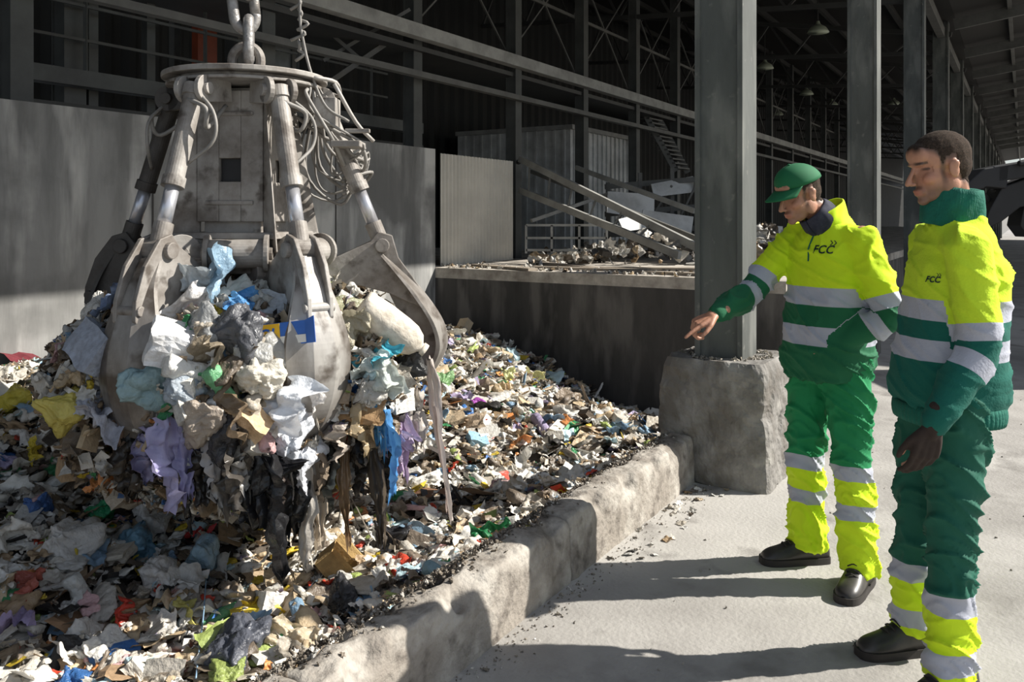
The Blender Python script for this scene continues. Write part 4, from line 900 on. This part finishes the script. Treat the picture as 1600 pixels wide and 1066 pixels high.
def person(D):
    loc=Vector((D['pelvis'][0],D['pelvis'][1],0)); fw=D['fwd']; side=Vector((-fw.y,fw.x,0)); up=Vector((0,0,1))
    hp,HR=head_parts(D['head'],D['hfw'],D.get('hup',up),D['hs'])
    J=lambda k:Vector(D[k])
    pel,chest,sh=J('pelvis'),J('chest'),J('sh')
    sL,sR=sh+side*.175-Vector((0,0,.015)),sh-side*.175-Vector((0,0,.015))
    if 'sL' in D: sL=J('sL')
    if 'sR' in D: sR=J('sR')
    hL,hR=pel+side*.085+Vector((0,0,-.04)),pel-side*.085+Vector((0,0,-.04))
    hc=J('head')
    nk0=hc+HR@Vector((-.03,0,-.06)); nk1=sh+Vector((0,0,.05))
    ps=list(hp)+limb([nk0,(nk0+nk1)/2,nk1,sh],[.050,.052,.058,.07])
    ps.append(loft([(pel+Vector((0,0,-.08)),.12,.085),(pel,.14,.095),(pel*.5+chest*.5,.13,.085),(chest,.15,.10),(sh-Vector((0,0,.04)),.14,.08),(sh+Vector((0,0,.02)),.07,.06)],side,fw))
    arms=[[sL,J('eL'),J('wL')],[sR,J('eR'),J('wR')]]
    for a in arms: ps+=limb(a,[.048,.038,.026])
    for h,k,a in ((hL,J('kL'),J('aL')),(hR,J('kR'),J('aR'))): ps+=limb([h,k,a],[.075,.05,.036])
    for a,f in ((J('aL'),D['footL']),(J('aR'),D['footR'])): ps+=limb([a-Vector((0,0,.03)),a+Vector((f[0],f[1],0)).normalized()*.10+Vector((0,0,-.045))],[.030,.022])
    if D.get('handR'): ps+=hand_parts(J('wR'),*D['handR'])
    if D.get('handL') and not D.get('gloveL'): ps+=hand_parts(J('wL'),*D['handL'])
    if D.get('gloveL'): ps+=hand_parts(J('wL'),*D['handL'],s=.93)
    me=remesh(ps,.0044,2,.45)
    co=getco(me)
    loc_h=(co-np.array(hc))@np.array(HR)/D['hs']
    x,y,z=loc_h[:,0],loc_h[:,1],loc_h[:,2]
    nearh=(np.abs(x)<.14)&(np.abs(y)<.11)&(np.abs(z)<.16)
    for sy in(-1,1):
        dd=np.sqrt(((y-sy*.031)/.019)**2+((z-.0)/.013)**2); k=np.where(nearh&(x>.05),np.exp(-dd**2)*.011-np.exp(-(((y-sy*.031)/.011)**2+((z+.001)/.007)**2))*.005,0)
        co-= (k[:,None]*D['hs'])*np.array(HR)[:,0][None,:]
    me.vertices.foreach_set('co',co.ravel()); me.update()
    colr=np.tile(SK*D.get('tone',1.),(len(co),1))
    def blend(w,c):
        nonlocal colr
        w=np.clip(w,0,1)[:,None]; colr=colr*(1-w)+np.array(c)*w
    blend(np.where(nearh&(x>.05),np.exp(-(((np.abs(y)-.04)/.022)**2+((z+.035)/.02)**2))*.25,0),SK*np.array((1.15,.75,.7)))
    bw=np.where(nearh,np.clip((-z-.040)/.03,0,1)*np.clip((x+.005)/.03,0,1),0); ml=np.exp(-(((y)/.024)**4+((z+.0705)/.011)**4)); blend(bw*D['beard']*(1-ml),(.07,.05,.04))
    blend(np.where(nearh&(x>.08)&(z>-.06)&(z<-.048),np.clip(1-np.abs(y)/.032,0,1)*D['beard'],0),(.07,.05,.04))
    blend(np.where(nearh&(x>.075),np.exp(-((y/.021)**4+((z+.071)/.0095)**4))*.8,0),SK*np.array((.8,.5,.5)))
    blend(np.where(nearh&(x>.06),np.exp(-(((np.abs(y)-.032)/.019)**4+((z-.0235)/.005)**4))*.9,0),(.035,.025,.018))
    blend(np.where(nearh&(x>.06),np.exp(-(((np.abs(y)-.031)/.014)**4+((z-.003)/.0045)**4))*.85,0),(.05,.03,.022))
    def sg(v,w): return np.clip(v/w+.5,0,1)
    hl_=np.interp(x,[-.12,-.045,-.028,-.012,.012,.024,.032,.050,.070,.12],[-.080,-.068,-.035,.022,.022,.0,.040,.056,.066,.070])
    hl_=hl_+.004*np.sin(y*160)+.003*np.sin(x*210)
    hairw=np.where(nearh,sg(z-hl_,.022),0)
    ear=np.exp(-(((x+.006)/.021)**4+((z+.008)/.036)**4))*np.clip((np.abs(y)-.070)/.004,0,1); hairw=hairw*(1-np.clip(ear,0,1))
    side_=np.where(nearh&(np.abs(y)>.045),np.exp(-(((x-.022)/.009)**4+((z+.018)/.038)**4))*.7,0)
    blend(np.maximum(hairw*.92,side_),(.048,.034,.026))
    ca=me.color_attributes.new('Col','FLOAT_COLOR','POINT'); ca.data.foreach_set('color',np.c_[np.clip(colr,0,1),np.ones(len(co))].ravel())
    no=getno(me); sel=hairw>.9; idx=-np.ones(len(co),int); hv=[];hf=[]
    for i in np.nonzero(sel)[0]:
        idx[i]=len(hv); e=.0006+.0012*min(1,(hairw[i]-.9)*10)+.0007*noise.noise(Vector(co[i])*170); hv.append(Vector(co[i]+no[i]*e)-loc)
    for p in me.polygons:
        q=[idx[i] for i in p.vertices]
        if min(q)>=0: hf.append(tuple(int(i) for i in q))
    me.transform(Matrix.Translation(-loc)); me.materials.clear(); me.materials.append(M['skin']); me.name='person'
    P=bpy.data.objects.new('person',me); P.location=loc; reg(P,label=D['label'],cat='person')
    mk('hair',hv,hf,M['hair'],smooth=True,parent=P)
    # jacket
    hem=D['hem']; J_=[]
    base=Vector((pel.x,pel.y,hem)); ho_=D['hemoff']
    fa,fb=D['fat']; cb=D.get('chestk',1.)
    Z=lambda z:Vector((0,0,z))
    rings=[(base+ho_,.165*fa,.130*fb),(base+ho_+Z(.03),.168*fa,.134*fb),(base+ho_*.8+Z(.06),.182*fa,.147*fb),(base+ho_*.7+Z(.13),.182*fa,.148*fb),(pel*.3+chest*.7,.181*fa,.143*fb*cb),(chest+Z(.07),.184*fa,.134*fb*cb),
           (sh-Z(.07),.170*fa,.114*fb*cb),(sh-Z(.01),.136,.098),(sh+Z(.03),.096,.084),(sh*.5+nk1*.5+Z(.035),.075,.073),(nk1*.7+nk0*.3,.062,.062)]
    J_.append(loft(rings,side,fw,pw=2.35))
    for a in arms:
        e2=a[1]; wv=(a[2]-a[1]).normalized(); cuff=a[2]-wv*.015
        rs=[.068,.066,.060,.055,.043]; J_+=limb([a[0]-Z(.02),a[0]*.5+e2*.5,e2,e2*.5+cuff*.5,cuff],rs)
        J_+=limb([sh-Z(.03),a[0]-Z(.015)],[.078,.064])
        J_+=limb([cuff-wv*.045,cuff-wv*.02],[.050,.045])
    jm=remesh(J_,.0070,5,.5)
    wrinkle(jm,.004,(4,4,5),D.get('wr',.014),(4.2,4.2,9),shear=(4,-4))
    co=getco(jm); band=co[:,2].copy()
    for ai,a in enumerate(arms):
        bd,par=seg_dist(co,[a[0],a[1],a[2]],[.068,.059,.043])
        m=(bd<.020)&(par>.05)
        tk=D.get('armk',[0,.24,.295,.345,.405,.7]); bk=D['bandk']
        band[m]=np.interp(par[m],tk,bk)
    at_=jm.attributes.new('band','FLOAT','POINT'); at_.data.foreach_set('value',band.astype(np.float32))
    jo=child('jacket',jm,P,M[D['jm']],D['jl'])
    T_=[]
    tw=D.get('tw',1.)
    T_.append(loft([(pel+Z(-.13),.125*tw,.10*tw),(pel+Z(-.05),.16*tw,.125*tw),(pel+Z(.05),.16*tw,.12*tw),(pel+Z(.10),.14,.10)],side,fw))
    for h,k,a in ((hL,J('kL'),J('aL')),(hR,J('kR'),J('aR'))):
        an=a+Z(-.025); T_+= [tube([h,h*.5+k*.5,k,k*.5+an*.5,an+Z(.03),an],[.108*tw,.096*tw,.082*tw,.080*tw,.082*tw,.080*tw],20,6)]; T_.append(ell(h,(.108*tw,.108*tw,.11)))
    tm=remesh(T_,.0070,4,.5); wrinkle(tm,.004,(5,5,4),.018,(5,5,10.5),shear=(8,6))
    co=getco(tm); at_=tm.attributes.new('band','FLOAT','POINT'); at_.data.foreach_set('value',(co[:,2]+.004*np.sin(co[:,0]*40)).astype(np.float32))
    to=child('trousers',tm,P,M[D['tm']],D['tl'])
    shoe(P,J('aL'),D['footL']); shoe(P,J('aR'),D['footR'])
    return P,HR,jo,side,loc,nk0,nk1,sh
def hloc(D,HR,p): return Vector(D['head'])+HR@(Vector(p)*D['hs'])
fw1=Vector((-.88,-.475,0))
D1=dict(pelvis=(1.335,3.50,.93),chest=(1.345,3.50,1.24),sh=(1.335,3.49,1.445),head=(1.185,3.44,1.60),hfw=(-.88,-.36,-.36),hs=.96,beard=.35,tone=.95,
 sL=(1.405,3.335,1.42),eL=(1.478,3.27,1.115),wL=(1.325,3.345,.995),eR=(1.03,3.57,1.185),wR=(.825,3.38,1.105),kL=(1.395,3.41,.49),aL=(1.41,3.38,.09),kR=(1.265,3.58,.49),aR=(1.285,3.63,.09),
 fwd=fw1,foot=Vector((-.9,-.4,0)),footL=(-.62,-.78),footR=(-.97,-.1),hem=.83,hemoff=Vector((-.01,0,0)),fat=(1.04,1.08),tw=.92,
 handR=((-.86,-.30,-.36),(-.2,0,-1),(.2,-1,-.2),[(6,6,4),(50,70,40),(55,75,40),(55,75,40)]),handL=((-.42,.42,-.66),(.3,.8,0),(-.6,-.5,.3),[(45,50,30)]*4),
 bandk=[1.45,1.215,1.14,1.055,.978,.75],jm='jacket1',tm='trou1',jl='fluorescent yellow and green fleece jacket with reflective bands',tl='green and yellow work trousers with reflective bands',
 label='person in green cap and hi-vis jacket pointing at the waste')
P1,HR1,jo1,side1,loc1,nk0,nk1,sh1=person(D1)
def capshell(P,HR,D):
    v,f=ell((0,0,0),(1,1,1),nu=32,nv=20)
    kf=[q for q in f if all(v[i][2]>-.05 for i in q)]; used=sorted({i for q in kf for i in q}); mp={j:i for i,j in enumerate(used)}
    V=[]
    for j in used:
        p=Vector(v[j]); zz=p.z; q=Vector((-.014+.107*p.x,.086*p.y,.043+.088*zz))
        q.x+=.018*max(0,q.z-.05)/.09
        V.append(hloc(D,HR,q)-P.location)
    c=mk('cap',V,[tuple(mp[i] for i in q) for q in kf],M['capg'],smooth=True,parent=P); s=c.modifiers.new('s','SOLIDIFY'); s.thickness=.004
    V=[];Fc=[];n=16
    for i in range(n+1):
        a=(i/n*2-1)*1.15
        for r in range(6):
            t=r/5; x=-.012+.104*math.cos(a)+t*(.078*math.cos(a)**.6 if math.cos(a)>0 else 0); y=.085*math.sin(a)*(1-.05*t)
            V.append(hloc(D,HR,(x,y,.044-.020*t-.012*(abs(math.sin(a))**2)*t*1.6))-P.location)
    for i in range(n):
        for r in range(5): a=i*6+r; Fc.append((a,a+1,a+7,a+6))
    b=mk('brim',V,Fc,M['capg'],smooth=True,parent=c); s=b.modifiers.new('s','SOLIDIFY'); s.thickness=.005
    v,f=ell(hloc(D,HR,(.006,0,.132))-P.location,(.007,.007,.004)); mk('button',v,f,M['capg'],smooth=True,parent=c)
capshell(P1,HR1,D1)
def collar(name,P,c0,c1,r0,r1,th,m,open_=0,fwd=None,lab=None,ribs=0,roll=0):
    c0=Vector(c0);c1=Vector(c1);ax=(c1-c0).normalized(); f=(fwd-ax*fwd.dot(ax)).normalized(); s=ax.cross(f)
    V=[];Fc=[];n=40 if not ribs else 200; K=9
    for i in range(n):
        a=open_/2+(2*math.pi-open_)*i/(n-1)
        for j in range(K):
            t=j/(K-1); c=c0.lerp(c1,t); r=r0+(r1-r0)*t+roll*math.sin(math.pi*t); r*=1+.025*math.sin(a*5+t*4)+.015*math.sin(a*11-t*7)+(.006*math.sin(a*ribs) if ribs else 0)
            back=.5-.5*math.cos(a)
            V.append(c+f*math.cos(a)*r*1.10+s*math.sin(a)*r+ax*(back*.025 if open_ else 0)*t*1.5-P.location)
    for i in range(n-1):
        for j in range(K-1): a=i*K+j; Fc.append((a,a+1,a+K+1,a+K))
    o=mk(name,V,Fc,m,smooth=True,parent=P,label=lab); so=o.modifiers.new('s','SOLIDIFY'); so.thickness=th; so.offset=0
    if not ribs: ss=o.modifiers.new('u','SUBSURF'); ss.levels=1; ss.render_levels=1
    return o
n0=sh1+Vector((-.02,-.01,.045)); n1=Vector(D1['head'])+HR1@Vector((-.035,0,-.085))
collar('neck_gaiter',P1,n0+Vector((-.01,-.006,-.015)),n0.lerp(n1,.95),.070,.060,.012,M['navy'],0,fw1,'dark patterned neck gaiter',roll=.006)
collar('collar',P1,n0+Vector((.012,.008,-.04)),n0.lerp(n1,.45)+Vector((.022,.014,.012)),.088,.084,.010,M['collar1'],1.7,fw1,'upturned yellow fleece collar',roll=-.004)
fw2=Vector((-1,.0,0))
D2=dict(pelvis=(1.415,2.72,.95),chest=(1.455,2.72,1.26),sh=(1.45,2.72,1.45),head=(1.385,2.70,1.665),hfw=(-.97,-.06,-.20),hs=.98,beard=.6,tone=.98,
 sL=(1.405,2.56,1.415),eL=(1.41,2.51,1.11),wL=(1.245,2.46,.885),eR=(1.49,2.95,1.13),wR=(1.48,2.94,.88),kL=(1.385,2.62,.52),aL=(1.36,2.58,.09),kR=(1.38,2.82,.52),aR=(1.385,2.88,.09),
 fwd=fw2,foot=Vector((-1,0,0)),footL=(-.9,-.42),footR=(-.98,-.18),hem=.87,hemoff=Vector((.01,0,0)),fat=(.94,1.13),chestk=.93,tw=.88,gloveL=True,wr=.009,
 handL=((-.25,.05,-.96),(.3,1,0),(-1,-.1,.2),[(18,25,15),(22,28,18),(25,30,18),(28,30,20)]),handR=((0,0,-1),(0,-1,0),(-1,0,0),[(20,25,15)]*4),
 bandk=[1.45,1.24,1.172,1.115,1.048,.75],jm='jacket2',tm='trou2',jl='yellow and dark green knitted hi-vis pullover with reflective bands',tl='dark green and yellow work trousers with reflective bands',
 label='person in knitted hi-vis pullover standing and looking at the waste')
P2,HR2,jo2,side2,loc2,nk0b,nk1b,sh2=person(D2)
n0=Vector(D2['sh'])+Vector((-.02,0,.025)); n1=Vector(D2['head'])+HR2@Vector((-.04,0,-.10))
collar('collar',P2,n0,n1+Vector((.0,0,.022)),.078,.068,.014,M['collar2'],0,fw2,'tall dark green knitted turtleneck collar',ribs=70,roll=.008)
hb=Vector((D2['pelvis'][0],D2['pelvis'][1],.845))+D2['hemoff']
V=[];Fc=[];n=240
for i in range(n):
    t=2*math.pi*i/n; ct,st=math.cos(t),math.sin(t); pw=2.35; rb=1+.008*math.sin(t*60)
    for j in range(5):
        k=(1+.03*math.sin(j/4*math.pi))*rb
        x=abs(ct)**(2/pw)*(1 if ct>0 else -1)*.166*.94*k; y=abs(st)**(2/pw)*(1 if st>0 else -1)*.131*1.13*k
        V.append(hb+side2*x+fw2*y+Vector((0,0,.055*j/4))-P2.location)
for i in range(n):
    for j in range(4): a=i*5+j; b=((i+1)%n)*5+j; Fc.append((a,b,b+1,a+1))
o=mk('ribbed_hem',V,Fc,M['collar2'],smooth=True,parent=P2); so_=o.modifiers.new('s','SOLIDIFY'); so_.thickness=.008
gm=remesh(hand_parts(Vector(D2['wL']),*D2['handL'],s=1.04)+limb([Vector(D2['wL'])+Vector((.02,0,.04)),Vector(D2['wL'])],[.034,.032]),.0048,2,.4); child('glove',gm,P2,M['glove'],'dark brown knitted work glove')
def decal(P,jo,s,size,origin,u_dir,name,extra=True):
    me=textmesh(s,size,.0009)
    bm=bmesh.new(); bm.from_mesh(me); bmesh.ops.triangulate(bm,faces=bm.faces); bmesh.ops.subdivide_edges(bm,edges=bm.edges,cuts=1)
    if extra:
        for k in range(2):
            x0=size*(.55+.32*k); y0=size*.62; t=size*.10
            for sg in(1,-1):
                q=[(x0,y0+sg*size*.22),(x0+t,y0+sg*size*.22),(x0+size*.2+t,y0),(x0+size*.2,y0)]
                vs=[bm.verts.new((a,b,0)) for a,b in q]; bm.faces.new(vs if sg>0 else vs[::-1])
    u_dir=Vector(u_dir).normalized(); nrm=Vector((-u_dir.y,u_dir.x,0)); nrm=nrm if nrm.dot(Vector((0,-1,0)))>0 else -nrm
    jm=jo.data; bv=BVHTree.FromPolygons([v.co+P.location for v in jm.vertices],[tuple(p.vertices) for p in jm.polygons])
    for v in bm.verts:
        p=Vector(origin)+u_dir*v.co.x+Vector((0,0,v.co.y)); h=bv.ray_cast(p+nrm*.35,-nrm)
        v.co=(h[0]+nrm*.004 if h[0] else p)-P.location
    me2=bpy.data.meshes.new(name); bm.to_mesh(me2); bm.free(); me2.materials.append(M['logo'])
    o=bpy.data.objects.new(name,me2); reg(o,parent=P)
decal(P1,jo1,'FCC',.046,at(1280,391,3.34),(.78,-.62,0),'logo')
decal(P2,jo2,'FCC',.026,at(1408,438,2.60),(.2,-.98,0),'logo')
jm=jo1.data; bv=BVHTree.FromPolygons([v.co+P1.location for v in jm.vertices],[tuple(p.vertices) for p in jm.polygons])
zp=[]
for i in range(7):
    a=Vector((sh1.x,sh1.y,1.47-i*.025)); h=bv.ray_cast(a+fw1*.5,-fw1)
    if h[0]: zp.append(h[0]+fw1*.002-P1.location)
V,Fc=tube(zp,[.003]*len(zp),6,2); mk('zip',V,Fc,M['collar2'],parent=P1)
# ---------------------------------------------------------------- light, world, camera
sd=bpy.data.lights.new('sun','SUN'); sd.energy=8.2; sd.angle=math.radians(.53); sd.color=(1,.95,.87)
so=bpy.data.objects.new('sun',sd); COL.objects.link(so)
el=math.radians(38); hd=Vector((1,.06,0)).normalized(); dirs=Vector((hd.x*math.cos(el),hd.y*math.cos(el),math.sin(el)))
so.rotation_euler=dirs.to_track_quat('Z','Y').to_euler()
wd=bpy.data.worlds.new('sky'); bpy.context.scene.world=wd; wd.use_nodes=True
nt=wd.node_tree; bg=nt.nodes['Background']; sk=nt.nodes.new('ShaderNodeTexSky')
sk.sky_type='NISHITA'; sk.sun_disc=False; sk.sun_elevation=el; sk.sun_rotation=math.atan2(hd.x,hd.y); sk.air_density=1.0; sk.dust_density=1.
mxw=nt.nodes.new('ShaderNodeMix'); mxw.data_type='RGBA'; mxw.inputs[0].default_value=.45; mxw.inputs[7].default_value=(5.2,5.5,6.,1)
nt.links.new(sk.outputs[0],mxw.inputs[6]); nt.links.new(mxw.outputs[2],bg.inputs[0]); bg.inputs[1].default_value=.12
cam=bpy.data.cameras.new('camera'); co_=bpy.data.objects.new('camera',cam); COL.objects.link(co_)
co_.location=(0,0,CZ); co_.rotation_euler=(math.pi/2,0,0); cam.sensor_width=36; cam.lens=F/1600*36; cam.shift_y=-193/1600; cam.clip_end=500
bpy.context.scene.camera=co_
bpy.context.scene.view_settings.view_transform='Standard'
